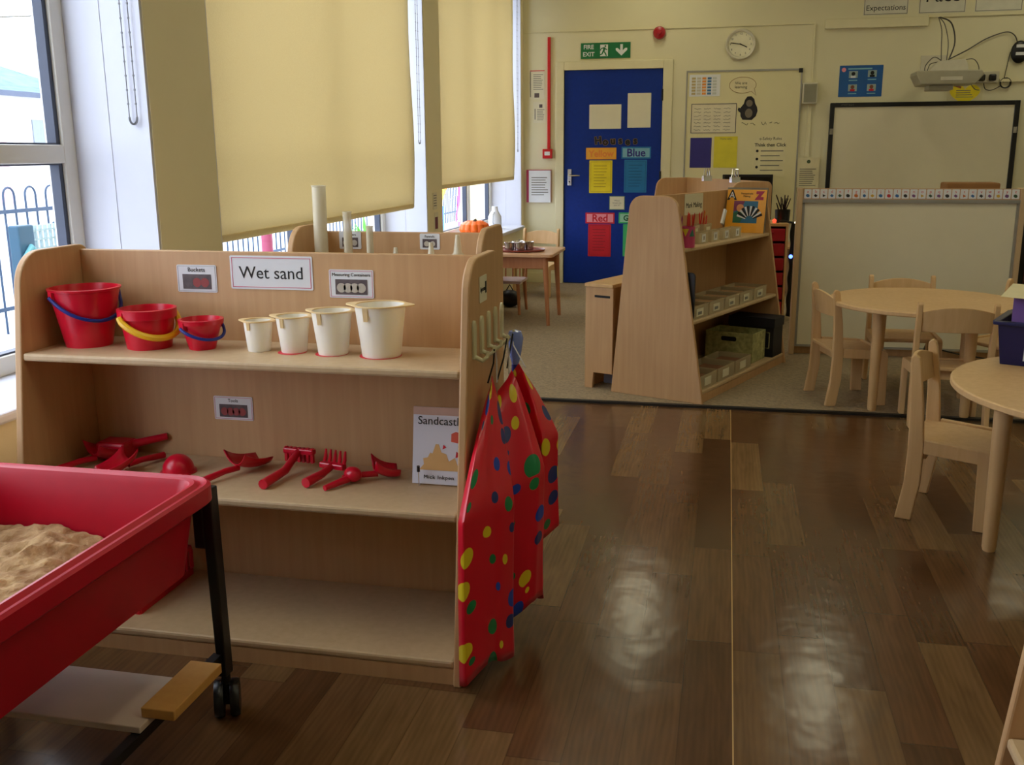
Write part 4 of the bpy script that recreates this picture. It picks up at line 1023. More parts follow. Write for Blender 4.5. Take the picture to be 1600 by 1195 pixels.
# pumpkin on the sill
t = thing('pumpkin', 'orange pumpkin with a dark stalk on the window sill', 'pumpkin', (-1.985, 7.8, SILL))
m = MB(); seg = 72; prof = [(.02, .02), (.08, .0), (.125, .03), (.145, .075), (.13, .12), (.08, .148), (.02, .138)]
rings = []
for r_, z in prof:
    rings.append([m.bm.verts.new((r_*(1-.09*abs(math.cos(6*2*PI*i/seg))**6)*math.cos(2*PI*i/seg)*.86, r_*(1-.09*abs(math.cos(6*2*PI*i/seg))**6)*math.sin(2*PI*i/seg)*.96, z*.9)) for i in range(seg)])
for A, B in zip(rings, rings[1:]):
    for i in range(seg): m.bm.faces.new((A[i], A[(i+1) % seg], B[(i+1) % seg], B[i]))
m.bm.faces.new(rings[0]); m.bm.faces.new(rings[-1])
m.build('flesh', P('pumpkin_orange', (240, 105, 10), .45), t, smooth=True)
MB().tube([(0, 0, .118), (.004, .004, .137), (.014, .006, .145)], [.02, .012, .01], 10).build('stalk', P('stalk', (60, 50, 30), .8), t, smooth=True)
t = thing('white_jug', 'white plastic jug on the sill beside the pumpkin', 'jug', (-2.03, 8.72, SILL))
MB().lathe([(.05, 0), (.06, .02), (.06, .11), (.03, .16), (.025, .2), (.02, .2)], 24).build('jug_body', white_p, t, smooth=True)
MB().tube([(.0, -.055, .04), (0, -.095, .07), (0, -.085, .13), (0, -.04, .15)], .007).build('handle', white_p, t, smooth=True)
# posters on the pillar
card('small cream notice on the pillar between the two blinds', 0, .09, 0, .11, 0, mat=paper_dim, loc=(WX+.001, 6.29, .86), rz=PI/2, name='notice', cat='notice', extras=lambda t, w_, h_, y: [MB().box(w_*.15, w_*.85, y-.0005, y, h_*(.2+.15*i), h_*(.25+.15*i)).build('text_line', grey_ink, t) for i in range(5)])
card('small dark red picture on the pillar below the cream notice', 0, .09, 0, .12, 0, mat=paper_dim, loc=(WX+.001, 6.31, .72), rz=PI/2, name='notice', cat='picture', extras=lambda t, w_, h_, y: pic(t, w_*.15, w_*.85, h_*.1, h_*.75, y, P('maroon_print', (110, 40, 60), .6)))

# ------------------------------------------------------------------ back wall things
YW = BY-.001
def lines(t, x0, x1, z0, z1, y, n_, mat=grey_ink, th=.35, seed=1, name='text_line', jit=.3):
    r = random.Random(seed); st = (z1-z0)/n_
    for i in range(n_):
        z = z1-(i+.5)*st; xe = x1-(x1-x0)*jit*r.random()
        MB().box(x0, xe, y-.0008, y, z-st*th/2, z+st*th/2).build(name, mat, t)
t = thing('alarm_conduit', 'thin red conduit running down the back wall left of the door', 'conduit', (-1.637, BY, 1.255))
MB().box(-.014, .014, -.022, -.001, 0, .985).build('conduit_body', red_gloss, t, bevel=.003)
t = thing('fire_call_point', 'red fire alarm call point at the foot of the red conduit', 'alarm point', (-1.648, BY, 1.168))
MB().box(-.045, .045, -.04, -.001, 0, .086).build('case', red_gloss, t, bevel=.004)
MB().box(-.025, .025, -.043, -.0405, .028, .062).build('glass_plate', white_p, t)
card('pale printed notice left of the red conduit', -1.815, -1.68, 1.70, 1.955, YW, paper_dim, 'notice', 'notice', extras=lambda t, w_, h_, y: (lines(t, .03, w_-.01, .08, h_-.03, y, 9), pic(t, .0, .006, .02, h_-.01, y, black_ink, 'side_bar'), pic(t, .04, .085, .015, .055, y, photo_dark), pic(t, 0, w_, h_-.008, h_, y, red_card, 'top_bar')))
card('second pale notice below the first, left of the red conduit', -1.785, -1.668, 1.49, 1.675, YW, paper_dim, 'notice', 'notice', extras=lambda t, w_, h_, y: (lines(t, .035, w_-.01, .02, h_-.06, y, 7), pic(t, .055, .085, h_-.05, h_-.02, y, photo_dark), pic(t, .012, .02, .03, h_-.06, y, grey_ink)))
t = thing('clipboard', 'red clipboard with a white sheet hanging on the wall left of the door', 'clipboard', (-1.85, BY, .765))
MB().box(0, .235, -.02, -.001, 0, .30).build('board', P('magenta_board', (170, 40, 80), .5), t, bevel=.002)
sh = MB().box(.025, .232, -.023, -.0205, .0, .293).build('sheet', white_p, t)
lines(sh, .05, .21, .06, .24, -.0232, 8, seed=3)
def exit_sign():
    t = thing('exit_sign', 'green FIRE EXIT sign with a running figure and a down arrow', 'sign', (-1.346, BY-.006, 2.045))
    W_, H_ = .447, .135
    MB().box(0, W_, -.003, .005, 0, H_).build('plate', green_sign, t, bevel=.001)
    text('FIRE', .052, white_p, t, (.07, -.0034, .098), bold=.001); text('EXIT', .052, white_p, t, (.07, -.0034, .036), bold=.001)
    MB().box(.175, .245, -.0042, -.003, .018, .118).build('doorway_symbol', white_p, t)
    m = MB(); y0, y1 = -.0052, -.0042
    m.lathe([(.008, 0), (.008, .001)], 14).xf(Matrix.Translation((.222, y1, .105))@Matrix.Rotation(PI/2, 4, 'X'))
    for p in ([(.205, .095), (.222, .095), (.215, .058), (.198, .062)], [(.198, .066), (.212, .062), (.196, .034), (.172, .026), (.170, .034), (.188, .042)], [(.205, .06), (.216, .058), (.228, .045), (.236, .022), (.228, .019), (.218, .038)],
              [(.205, .095), (.208, .086), (.186, .08), (.180, .066), (.174, .07), (.182, .088)], [(.218, .094), (.226, .082), (.240, .078), (.238, .071), (.220, .075), (.212, .084)]):
        m.prism(p, 'y', y0, y1)
    m.build('running_figure', green_sign, t)
    MB().prism([(.355, .118), (.378, .118), (.378, .065), (.40, .085), (.418, .085), (.418, .068), (.3665, .020), (.315, .068), (.315, .085), (.333, .085), (.355, .065)], 'y', -.0042, -.003).build('arrow', white_p, t)
exit_sign()
t = thing('alarm_bell', 'round red alarm sounder on the wall above the door', 'alarm', (-.645, BY-.002, 2.247), rot=(PI/2, 0, 0))
MB().lathe([(.055, 0), (.056, .03), (.05, .05), (.03, .058), (.0, .058)], 32, cap=False).build('sounder', P('dark_red_gloss', (165, 18, 34), .3), t, smooth=True)
MB().lathe([(.022, .0585), (.018, .066), (.0, .067)], 20, cap=False).build('cap', P('dark_red_gloss', (165, 18, 34), .3), t, smooth=True)
def clock():
    t = thing('wall_clock', 'round white wall clock above the small whiteboard', 'clock', (.062, BY-.002, 2.132), rot=(PI/2, 0, 0))
    MB().lathe([(.115, 0), (.13, .01), (.13, .03), (.122, .038), (.108, .032), (.104, .022)], 48, cap=False).build('case', proj_white, t, smooth=True)
    f = MB().lathe([(.112, .018), (.112, .020)], 48).build('face', P('clock_face', (232, 228, 200), .5), t, smooth=True)
    for i in range(1, 13):
        a = PI/2-i*PI/6; text(str(i), .024, black_ink, f, (.088*math.cos(a), .088*math.sin(a), .0206), rot=(0, 0, 0), name='numeral')
    hA = math.radians(90-(3+50/60)*30); mA = math.radians(90-46.5*6)
    for a, L_, w_, nme, z in ((hA, .06, .004, 'hour_hand', .0215), (mA, .086, .003, 'minute_hand', .0235)):
        MB().box(-.012, L_, -w_, w_, z, z+.001).xf(Matrix.Rotation(a, 4, 'Z')).build(nme, black_ink, t)
    MB().lathe([(.006, .0215), (.006, .026)], 14).build('pin', black_ink, t)
clock()
# cards on the door
DY = BY+.001
def dcard(label, x0, x1, z0, z1, mat, extras=None, border=None, name='card', cat='card'):
    return card(label, x0, x1, z0, z1, DY, mat, name, cat, extras=extras, border=border)
dcard('blank white landscape sheet on the blue door', -1.264, -.972, 1.43, 1.645, paper_dim, name='paper_sheet', cat='paper')
dcard('blank white portrait sheet high on the right of the blue door', -.915, -.705, 1.437, 1.74, paper_dim, name='paper_sheet', cat='paper')
t = thing('wall_lettering', 'cut-out black letters reading Houses on the blue door', 'lettering', (-1.005, DY, 1.318))
for i, ch in enumerate('Houses'):
    g_ = text(ch, .088, P('gold_outline', (170, 135, 50), .6), t, (-.175+i*.068, -.001, (.006, -.004, .004)[i % 3]), rot=(PI/2, math.radians((-6, 4, -3)[i % 3]), 0), bold=.0065, name='letter')
    text(ch, .088, black_ink, g_, (0, 0, .003), rot=(0, 0, 0), bold=.0035, name='letter_face')
def tcard(word, ink, sz=.085): return lambda t, w_, h_, y: text(word, sz, ink, t, (w_/2, y-.0006, h_*.47), bold=.0022)
def lcard(ink, n_=8): return lambda t, w_, h_, y: lines(t, w_*.2, w_*.8, h_*.15, h_*.88, y, n_, ink, .22, seed=int(w_*1000)+n_)
dk_y = P('yellow_ink', (190, 165, 30), .7)
dcard('orange header card reading Yellow on the blue door', -1.290, -1.010, 1.157, 1.262, orange_card, tcard('Yellow', P('orange_ink', (235, 140, 60), .7), .082), (P('amber_border', (245, 165, 30), .6), .008, .0), 'header_card')
dcard('yellow list card below the Yellow header', -1.258, -1.045, .852, 1.148, yellow_card, lcard(dk_y), (dk_y, .003, .012), 'list_card')
dcard('light blue header card reading Blue on the blue door', -.964, -.695, 1.163, 1.268, ltblue_card, tcard('Blue', navy_card, .098), (blue_card, .012, .0), 'header_card')
dcard('blue list card below the Blue header', -.935, -.728, .858, 1.152, blue_card, lcard(P('deep_blue_ink', (22, 90, 140), .7)), (P('deep_blue_ink', (22, 90, 140), .7), .003, .012), 'list_card')
dcard('small white note in the middle of the blue door', -1.068, -.925, .70, .825, paper_dim, lambda t, w_, h_, y: text('Which\nhouse are\nyou in?', .02, grey_ink, t, (w_/2, y, h_/2)), (P('green_border', (120, 150, 110), .7), .006, .0), 'note')
dcard('pink header card reading Red on the blue door', -1.289, -1.017, .572, .672, pink_card, tcard('Red', red_card, .095), (red_card, .012, .0), 'header_card')
dcard('red list card below the Red header', -1.262, -1.048, .265, .565, red_card, lcard(P('dark_red_ink', (150, 12, 30), .7)), (P('dark_red_ink', (150, 12, 30), .7), .003, .012), 'list_card')
dcard('pale green header card reading Green, half hidden by the A-shaped unit', -.978, -.71, .575, .675, P('mint_card', (150, 205, 180), .7), tcard('Green', P('dark_green_ink', (20, 90, 50), .7), .07), (green_card, .012, .0), 'header_card')
dcard('green list card, half hidden by the A-shaped unit', -.935, -.722, .27, .568, green_card, lcard(P('dark_green_ink', (20, 90, 50), .7)), None, 'list_card')
# small whiteboard and its sheets
t = thing('wall_whiteboard', 'tall white board with a grey frame between the door and the interactive board', 'whiteboard', (-.385, BY-.001, .60))
MB().box(0, .97, -.012, 0, 0, 1.305).build('board', P('white_board_cream', (226, 218, 172), .35, var=.01), t)
m = MB(); m.box(-.012, 0, -.02, 0, 0, 1.32).box(.97, .982, -.02, 0, 0, 1.32).box(0, .97, -.02, 0, 1.305, 1.32).box(0, .97, -.02, 0, -.012, 0); m.build('frame', grey_metal, t)
MB().box(.95, .984, -.024, -.0205, 1.285, 1.322).build('corner_cap', black_pl, t)
YQ = BY-.014
def chart(t, w_, h_, y):
    cc = [(190, 170, 120), (200, 196, 180), (235, 150, 60), (70, 120, 170), (200, 205, 200)]
    for i in range(5):
        for j in range(6):
            x = .02+i*(w_-.04)/5; z = .015+j*(h_-.03)/6; r = random.Random(i*7+j)
            MB().box(x, x+(w_-.04)/5*.75, y-.0006, y, z, z+(h_-.03)/6*.7).build('chart_cell', P('chart_%d' % i, cc[i], .7), t)
card('letter chart with coloured columns at the top left of the white board', -.368, -.10, 1.70, 1.885, YQ, white_p, 'chart', 'chart', extras=chart)
def names(t, w_, h_, y):
    for i in range(4):
        for j in range(7):
            r = random.Random(i*9+j); x = .03+i*(w_-.06)/4; z = .025+j*(h_-.05)/7; pts = []
            for q in range(9): pts.append((x+q*.0075, y, z+.008+r.uniform(-.006, .006)))
            MB().tube(pts, .0014, 4).build('handwriting', grey_ink, t)
card('large sheet of handwritten words in a black border on the white board', -.348, .055, 1.378, 1.640, YQ, P('sheet_cream', (222, 214, 186), .7), 'sheet', 'paper', extras=names, border=(black_ink, .005, .004))
def bubble():
    t = thing('speech_bubble', 'speech bubble drawing reading We are learning above the gorilla', 'drawing', (.095, YQ, 1.79))
    pts = [(.115*math.cos(a), .068*math.sin(a)) for a in [i*2*PI/36 for i in range(36)]]
    pts = pts[:32]+[(.118, -.09), (.10, -.03)]+pts[34:]
    MB().prism(pts, 'y', -.0005, .0008).build('bubble_paper', P('bubble_paper', (224, 214, 172), .7), t)
    MB().tube([(p[0], -.001, p[1]) for p in pts], .0018, 5, closed=True).build('outline', P('brown_outline', (150, 110, 60), .7), t)
    text('We are\nlearning', .034, black_ink, t, (-.015, -.0012, .0))
bubble()
def gorilla():
    t = thing('gorilla_cutout', 'dark gorilla paper cut-out on the white board', 'cut-out', (.155, YQ, 1.495))
    pts = [(-.05, 0), (.03, -.004), (.065, .03), (.078, .075), (.07, .11), (.055, .135), (.045, .175), (.02, .2), (-.015, .198), (-.035, .17), (-.045, .135), (-.065, .11), (-.072, .1), (-.088, .105), (-.094, .085), (-.085, .07), (-.07, .06), (-.068, .03)]
    MB().prism(pts, 'y', -.001, .0008).build('body', P('gorilla_black', (42, 40, 44), .8), t)
    g = P('gorilla_grey', (120, 112, 100), .8)
    MB().sph((.004, -.0012, .14), .028, (1, .03, 1.05)).build('face', g, t); MB().sph((.002, -.0012, .055), .036, (.9, .02, 1.1)).build('chest', g, t)
gorilla()
t = thing('handwriting', 'line of handwriting in pen on the white board under the gorilla', 'writing', (.10, YQ, 1.46))
for w0, n_ in ((0, 6), (.075, 5), (.17, 5), (.24, 3), (.28, 5)):
    r = random.Random(n_+int(w0*100)); MB().tube([(w0+q*.011, 0, r.uniform(-.012, .014)) for q in range(n_)], .002, 5).build('written_word', black_ink, t)
card('purple-blue sheet low on the white board', -.343, -.155, 1.08, 1.343, YQ, navy_card, 'sheet', 'paper')
card('yellow sheet beside the purple-blue one on the white board', -.133, .072, 1.08, 1.352, YQ, P('yellow_sheet', (225, 212, 60), .7), 'sheet', 'paper', extras=lambda t, w_, h_, y: text('Home time', .022, grey_ink, t, (w_/2, y, h_-.02)))
def esafe(t, w_, h_, y):
    text('e-Safety Rules', .034, black_ink, t, (w_*.5, y, h_-.02)); text('Think then Click', .04, black_ink, t, (w_*.5, y, h_-.075), bold=.0008)
    for i in range(5): MB().box(.055, w_-.02-.03*(i % 2), y-.0008, y, h_-.13-.042*i, h_-.122-.042*i).build('text_line', grey_ink, t)
    for i in range(3): MB().lathe([(.012, 0), (.012, .001)], 14).xf(Matrix.Translation((.025, y, h_-.126-.07*i))@Matrix.Rotation(PI/2, 4, 'X')).build('icon', black_ink, t)
card('cream e-Safety rules sheet reading Think then Click on the white board', .222, .492, 1.0, 1.35, YQ, P('esafe_paper', (226, 218, 176), .7), 'notice', 'notice', extras=esafe)
t = thing('computer_monitor', 'black computer screen behind the top of the A-shaped unit', 'monitor', (.17, 9.02, .60))
MB().box(-.215, .215, 0, .03, 0, .425).build('bezel', black_pl, t, bevel=.005)
MB().box(-.195, .195, -.002, .0, .02, .405).build('screen', P('screen_black', (8, 8, 10), .15), t)
MB().box(-.03, .03, .0, .04, -.16, .05).build('stand', black_pl, t); MB().box(-.11, .11, -.06, .10, -.17, -.16).build('stand_foot', black_pl, t)
t = thing('desk', 'wooden computer desk against the back wall under the black screen', 'desk', (.17, 8.98, .008))
MB().box(-.4, .4, -.25, .28, .40, .42).build('desktop', laminate, t, bevel=.003)
for sx in (-1, 1): MB().box(sx*.385-.012, sx*.385+.012, -.23, .26, 0, .40).build('side_panel', laminate, t)
t = thing('wall_speaker', 'small white loudspeaker with a grey grille on the back wall', 'speaker', (.665, BY-.001, 1.62))
MB().box(-.062, .062, -.09, 0, 0, .175).build('cabinet', proj_white, t, bevel=.006)
MB().box(-.052, .052, -.093, -.0905, .012, .163).build('grille', P('grille_grey', (140, 138, 118), .6), t)
card('pale notice with a small crest on the wall left of the interactive board', .60, .785, .895, 1.165, BY-.022, P('notice_cream', (220, 212, 176), .7), 'notice', 'notice', extras=lambda t, w_, h_, y: (lines(t, .02, w_-.02, .02, h_-.09, y, 9), MB().lathe([(.016, 0), (.016, .001)], 16).xf(Matrix.Translation((w_/2, y, h_-.035))@Matrix.Rotation(PI/2, 4, 'X')).build('crest', P('crest_green', (70, 90, 60), .7), t)))
def iwb():
    t = thing('interactive_whiteboard', 'wide interactive whiteboard in a black frame on the back wall', 'whiteboard', (.845, BY-.001, .58))
    W_, H_ = 1.52, 1.045
    MB().box(.02, W_-.02, -.03, 0, .02, H_-.02).build('surface', board_white, t)
    m = MB(); m.box(0, .036, -.045, 0, 0, H_).box(W_-.04, W_, -.045, 0, 0, H_).box(.036, W_-.04, -.045, 0, H_-.036, H_).box(.036, W_-.04, -.045, 0, 0, .036); m.build('frame', black_pl, t, bevel=.003)
    for x in (.006, W_-.036): MB().box(x, x+.028, -.047, -.0455, .78, .83).build('frame_button', steel, t)
    text('SMART Board', .018, grey_ink, t, (.14, -.0456, H_-.018))
iwb()
def poster(t, w_, h_, y):
    MB().lathe([(.018, 0), (.018, .001)], 18).xf(Matrix.Translation((.035, y, h_-.035))@Matrix.Rotation(PI/2, 4, 'X')).build('badge', pink_card, t)
    MB().box(.07, w_-.09, y-.0008, y, h_-.034, h_-.022).build('text_line', ltblue_card, t)
    for i, (cx, cz) in enumerate(((.115, .185), (.27, .19), (.115, .075), (.27, .075))):
        p = MB().box(cx-.036, cx+.036, y-.0006, y, cz-.028, cz+.028).build('picture_panel', P('poster_grey', (150, 170, 170), .7), t)
        MB().sph((cx, y-.001, cz+.006), .016, (1, .05, 1)).build('printed_head', [black_ink, black_ink, skin_m, skin_m][i], p)
        MB().box(cx-.02, cx+.02, y-.0012, y-.0006, cz-.028, cz-.010).build('printed_body', [white_p, black_ink, red_card, red_card][i], p)
        MB().box(cx-.035, cx+.035, y-.0008, y, cz-.052, cz-.044).build('text_line', ltblue_card, t)
card('blue poster with four small pictures above the interactive board', .905, 1.262, 1.675, 1.935, YW, poster_blue, 'poster', 'poster', extras=poster, border=None)
# projector on a wall arm with its cables
def projector():
    t = thing('projector', 'white short-throw projector on a wall arm above the interactive board', 'projector', (1.66, 8.75, 1.80))
    MB().prism([(-.24, .0), (-.20, -.075), (.20, -.075), (.26, .0), (.24, .03), (-.24, .03)], 'y', -.16, .14).build('body', P('projector_grey', (165, 160, 138), .5), t, bevel=.008)
    MB().box(-.06, .10, -.164, -.1605, -.045, -.018).build('badge_strip', proj_white, t)
    MB().box(-.13, .05, -.10, .10, -.115, -.0755).build('mirror_housing', P('projector_grey', (165, 160, 138), .5), t, bevel=.006)
    MB().prism([(-.14, .031), (-.06, .11), (.13, .12), (.15, .085), (.16, .031)], 'y', -.06, .12).build('mount_head', proj_white, t, bevel=.005)
    MB().box(-.04, .04, .12, .534, .05, .10).build('arm', proj_white, t, bevel=.005)
    MB().box(-.1, .1, .514, .534, -.05, .2).build('wall_plate', proj_white, t)
    for k_, pts in enumerate(([(-.01, .40, .49), (.02, .3, .42), (.04, .2, .27), (.02, .1, .12)], [(-.01, .42, .49), (-.0, .3, .38), (-.01, .2, .25), (-.02, .1, .12)], [(-.0, .41, .49), (.07, .3, .43), (.09, .2, .27), (.03, .08, .12)],
                             [(-.03, .05, .12), (-.10, -.03, .14), (-.16, -.06, .08), (-.17, -.08, .03)], [(-.05, .05, .11), (-.12, -.03, .09), (-.14, -.06, .06), (-.15, -.08, .03)],
                             [(.10, .1, .11), (.22, .1, .13), (.27, .1, .05), (.22, .1, .0)], [(.18, -.05, -.06), (.25, .1, -.10), (.33, .3, -.10)])):
        P_ = [Vector(p) for p in pts]; sm = []
        for i in range(len(P_)-1):
            a, b, c, d = P_[max(0, i-1)], P_[i], P_[i+1], P_[min(len(P_)-1, i+2)]
            for q in range(6):
                u = q/6; sm.append(.5*((2*b)+(c-a)*u+(2*a-5*b+4*c-d)*u*u+(3*b-a-3*c+d)*u**3))
        sm.append(P_[-1]); MB().tube(sm, .006 if k_ == 2 else .0035, 6).build('cable', P('cable_grey', (70, 66, 60), .5), t, smooth=True)
projector()
def spline(P_, k_=8):
    P_ = [Vector(p) for p in P_]; sm = []
    for i in range(len(P_)-1):
        a, b, c, d = P_[max(0, i-1)], P_[i], P_[i+1], P_[min(len(P_)-1, i+2)]
        for q in range(k_):
            u = q/k_; sm.append(.5*((2*b)+(c-a)*u+(2*a-5*b+4*c-d)*u*u+(3*b-a-3*c+d)*u**3))
    return sm+[P_[-1]]
tag(MB().tube(spline([(1.74, 9.1, 1.95), (1.9, 9.2, 2.03), (2.05, 9.25, 2.12), (2.20, 9.26, 2.17), (2.27, 9.26, 2.14), (2.30, 9.26, 2.07)]), .005, 6).build('power_cable', P('cable_grey', (70, 66, 60), .5), smooth=True), 'grey cable looping from the projector to the black adaptor', 'cable')
t = thing('power_adaptor', 'black power adaptor hung high on the back wall at the right edge', 'adaptor', (2.32, BY-.001, 2.01))
MB().sph((0, -.025, 0), .072, (.95, .35, 1.25)).build('body', black_pl, t, smooth=True)
for z in (-.015, .045): MB().box(-.035, .035, -.055, -.049, z-.012, z+.012).build('sticker', white_p, t)
MB().tube(spline([(-.07, -.02, .0), (-.09, -.02, -.15), (-.10, -.02, -.24)]), .003, 6).build('cable', black_pl, t)
t = thing('cable_coil', 'small coil of black cable on the wall beside the double socket', 'cable', (2.235, BY-.02, 1.765))
m = MB()
for q in range(3): m.tube([((.036+.004*q)*math.cos(2*PI*i/24), -.004*q, (.036+.003*q)*math.sin(2*PI*i/24)) for i in range(24)], .0035, 6, closed=True)
m.tube(spline([(-.03, 0, -.02), (-.10, 0, -.055), (-.15, 0, -.045), (-.17, -.01, .0)]), .0035, 6)
m.build('coil', black_pl, t, smooth=True)
t = thing('wall_socket', 'double wall socket with two black plugs right of the projector', 'socket', (1.99, BY-.001, 1.77))
MB().box(0, .19, -.03, 0, 0, .09).build('faceplate', proj_white, t, bevel=.004)
for x in (.05, .135): MB().box(x-.027, x+.027, -.075, -.031, .012, .068).build('plug', black_pl, t, bevel=.012)
def ysign():
    t = thing('pencil_notice', 'yellow heart-shaped notice with a pencil drawing under the projector', 'notice', (1.93, YW, 1.61))
    pts = []
    for i in range(40):
        a = 2*PI*i/40; pts.append((.0075*16*math.sin(a)**3, .072+.0062*(13*math.cos(a)-5*math.cos(2*a)-2*math.cos(3*a)-math.cos(4*a))))
    MB().box(-.14, .14, -.0008, 0, 0, .165).build('sheet', P('laminate_sheet', (215, 206, 165), .3), t)
    MB().prism(pts, 'y', -.002, -.0008).build('yellow_heart', yellow_card, t)
    lines(t, -.07, .08, .04, .11, -.0022, 4, seed=6)
    MB().box(-.13, -.03, -.006, -.002, .135, .15, rot=Matrix.Rotation(.35, 3, 'Y')).build('pencil', P('pencil_print', (150, 90, 60), .6), t)
ysign()
for (wd, x0, x1, z0, z1, sz, zc) in (('Expectations', 1.067, 1.422, 2.339, 2.53, .062, .055), ('Pace', 1.509, 1.874, 2.339, 2.58, .15, .135), ('Challenge', 1.947, 2.311, 2.339, 2.58, .085, .15)):
    card('white word card reading %s high on the back wall' % wd, x0, x1, z0, z1, YW, P('word_card', (214, 212, 196), .7), 'word_card', 'sign', border=(P('dotted_grey', (90, 88, 84), .7), .004, .004),
         extras=lambda t, w_, h_, y, wd=wd, sz=sz, zc=zc: text(wd, sz, black_ink, t, (w_/2, y, zc)))

# ------------------------------------------------------------------ outside
GZ = -.15
tag(MB().box(-45, -2.285, -25, 60, GZ-.1, GZ).build('pavement', P('pavement', (190, 192, 196), .9)), 'pale paved ground outside the windows', 'ground')
teal_rail = P('teal_rail_paint', (30, 60, 90), .5)
def fence(label, x, y0, n_):
    t = thing('hoop_railing', label, 'railing', (x, y0, GZ), group='hoop-top railings outside')
    p = .125; H_ = 1.13
    for z in (.18, .93): MB().box(-.01, .01, 0, n_*p*2, z, z+.03).build('rail', teal_rail, t)
    h_ = MB().tube([(0, .03, 0)]+[(0, .03, H_-.065)]+[(0, .03+.0625*(1-math.cos(PI*i/8)), H_-.065+.065*math.sin(PI*i/8)) for i in range(1, 8)]+[(0, .155, H_-.065), (0, .155, 0)], .009, 6).build('hoop', teal_rail, t, smooth=True)
    for i in range(1, n_):
        c = h_.copy(); COL.objects.link(c); c.parent = t; c.location = (0, i*p*2, 0)
fence('hoop-top metal railing seen through the nearest window', -5.5, 4.0, 20)
fence('hoop-top metal railing seen below the middle blind', -5.5, 9.0, 24)
fence('hoop-top metal railing seen below the blind nearest the door', -5.5, 15.0, 24)
fence('hoop-top metal railing far to the left of the nearest window', -5.5, -2.0, 24)
teal = P('teal_planter', (20, 70, 95), .5)
t = thing('planter_bench', 'dark teal play bench with arches outside the nearest window', 'bench', (-4.5, 5.5, GZ))
m = MB(); m.box(-.04, .04, .10, .25, 0, .93).box(-.04, .04, .54, .74, 0, .93).box(-.04, .04, .25, .54, .0, .6)
m.build('body', teal, t, bevel=.01)
m = MB()
for i in range(6): m.box(-.01, .01, .255+i*.05, .27+i*.05, .60, .92)
for j in range(5): m.box(-.008, .008, .25, .54, .64+j*.06, .652+j*.06)
m.build('grid_panel', P('pale_grid', (150, 170, 175), .5), t)
for y in (.18, .64): MB().tube([(.06, y-.09, .55), (.06, y-.07, .72), (.06, y, .79), (.06, y+.07, .72), (.06, y+.09, .55)], .02, 8).build('arch', P('pale_teal', (90, 150, 160), .5), t, smooth=True)
def house():
    t = thing('building', 'pale building with a slate roof across the road outside the nearest window', 'building', (-20, 12, GZ))
    MB().box(-8, 0, 0, 17, 0, 3.15).build('wall', P('pale_render', (222, 216, 214), .9), t)
    m = MB(); m.bm.faces.new([m.bm.verts.new(p) for p in ((.4, -.4, 3.1), (.4, 17.4, 3.1), (-4, 12.6, 5.1), (-4, 4, 5.1))]); m.bm.faces.new([m.bm.verts.new(p) for p in ((-8.4, -.4, 3.1), (-8.4, 17.4, 3.1), (-4, 12.6, 5.1), (-4, 4, 5.1))])
    m.bm.faces.new([m.bm.verts.new(p) for p in ((.4, 17.4, 3.1), (-8.4, 17.4, 3.1), (-4, 12.6, 5.1))]); m.bm.faces.new([m.bm.verts.new(p) for p in ((.4, -.4, 3.1), (-8.4, -.4, 3.1), (-4, 4, 5.1))])
    sl = wood('slate', (70, 96, 104), (112, 134, 140), .8, (.2, .2, 14)); m.build('roof', sl, t)
    MB().box(.38, .46, -.4, 17.4, 3.0, 3.14).build('gutter', P('gutter_grey', (70, 80, 100), .6), t)
    MB().box(.0, .05, 9, 13, .0, 2.0).build('brick_panel', P('brick_pink', (196, 160, 168), .9, var=.2), t)
    for i in range(6): 
        f = MB().box(.0, .04, 1.2+i*2.6, 2.2+i*2.6, 1.5, 2.4).build('window', P('house_window', (120, 130, 140), .3), t)
house()
def bunting(label, x, y, z, cols_, h, w_):
    t = thing('hanging_cloth', label, 'flag', (x, y, z))
    for i, c in enumerate(cols_):
        m = MB(); g = []
        n_ = 10; wd = w_/len(cols_)
        for j in range(n_+1):
            v = j/n_; tw = (1-v*.8)*wd; y0 = i*wd*(1-v*.6)
            g.append([m.bm.verts.new((.02*math.sin(v*5+i), y0+q*tw, -h*v)) for q in (0, 1)])
        for a, b in zip(g, g[1:]): m.bm.faces.new((a[0], a[1], b[1], b[0]))
        o = m.build('panel', P('cloth_%s_%d' % (label[:5], i), c, .7), t, smooth=True); so = o.modifiers.new('s', 'SOLIDIFY'); so.thickness = .002
    MB().tube([(0, -.35, -.04), (0, 0, .01), (0, w_, .02), (0, w_+.4, .06)], .003, 5).build('string', grey_ink, t)
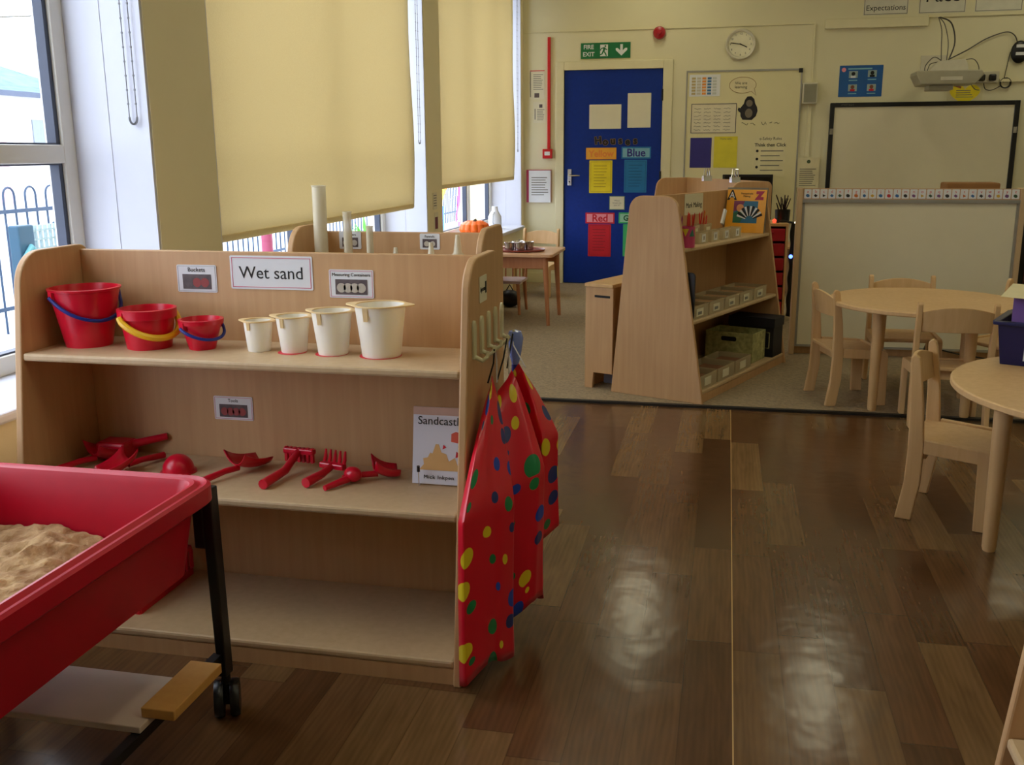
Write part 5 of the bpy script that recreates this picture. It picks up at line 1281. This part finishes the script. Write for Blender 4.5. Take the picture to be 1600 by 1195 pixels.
bunting('red and green twisted cloth hanging outside the nearest window', -3.0, 4.05, 1.81, [(225, 40, 70), (20, 170, 140)], .62, .15)
bunting('yellow and orange cloth hanging outside the far window', -3.0, 10.3, .95, [(240, 190, 40), (245, 150, 30)], .35, .3)
bunting('pink and white cloth hanging outside the far window', -3.0, 11.0, .95, [(225, 80, 140), (235, 235, 240)], .5, .4)
bunting('green and teal cloth hanging outside the far window', -3.0, 12.1, .95, [(40, 190, 120), (80, 200, 200)], .5, .4)
bunting('purple and pink cloth hanging lowest outside the far window', -3.2, 11.7, .72, [(140, 90, 180), (230, 120, 170)], .82, .3)
t = thing('play_screen', 'bright blue play panel outside the far window', 'panel', (-3.1, 10.2, GZ))
MB().box(-.02, .02, 0, .55, 0, .80).build('board', P('bright_blue', (30, 110, 230), .5), t, bevel=.01)
MB().box(-.03, .03, -.03, .03, 0, .9).build('post', P('bright_blue', (30, 110, 230), .5), t)
for i, (x, y, c) in enumerate(((-4, 8.2, (150, 60, 90)), (-4, 8.75, (60, 60, 130)), (-4, 9.15, (170, 90, 150)))):
    t = thing('play_post', ['maroon post outside below the middle blind', 'indigo post outside below the middle blind', 'mauve post outside below the middle blind'][i], 'post', (x, y, GZ))
    MB().lathe([(.05, 0), (.05, .70), (.03, .74), (.0, .76)], 16, cap=False).build('post_body', P('post_%d' % i, c, .6), t, smooth=True)
t = thing('potted_plant', 'green leafy plant outside below the middle blind', 'plant', (-3.4, 9.1, GZ))
m = MB()
for i in range(60):
    r = random.Random(i); a = r.random()*6.28; L_ = r.uniform(.12, .3)
    b = Vector((0, 0, .45+r.random()*.1)); d = Vector((math.cos(a)*.5, math.sin(a)*.5, r.uniform(.2, .9))).normalized()*L_; s_ = Vector((-math.sin(a), math.cos(a), 0))*.02
    m.bm.faces.new([m.bm.verts.new(v) for v in (b, b+d*.5+s_, b+d, b+d*.5-s_)])
m.build('leaves', P('leaf_green', (90, 170, 60), .6), t)
MB().lathe([(.10, 0), (.14, .45), (.13, .45)], 20).build('pot', P('grey_pot', (120, 120, 125), .7), t, smooth=True)
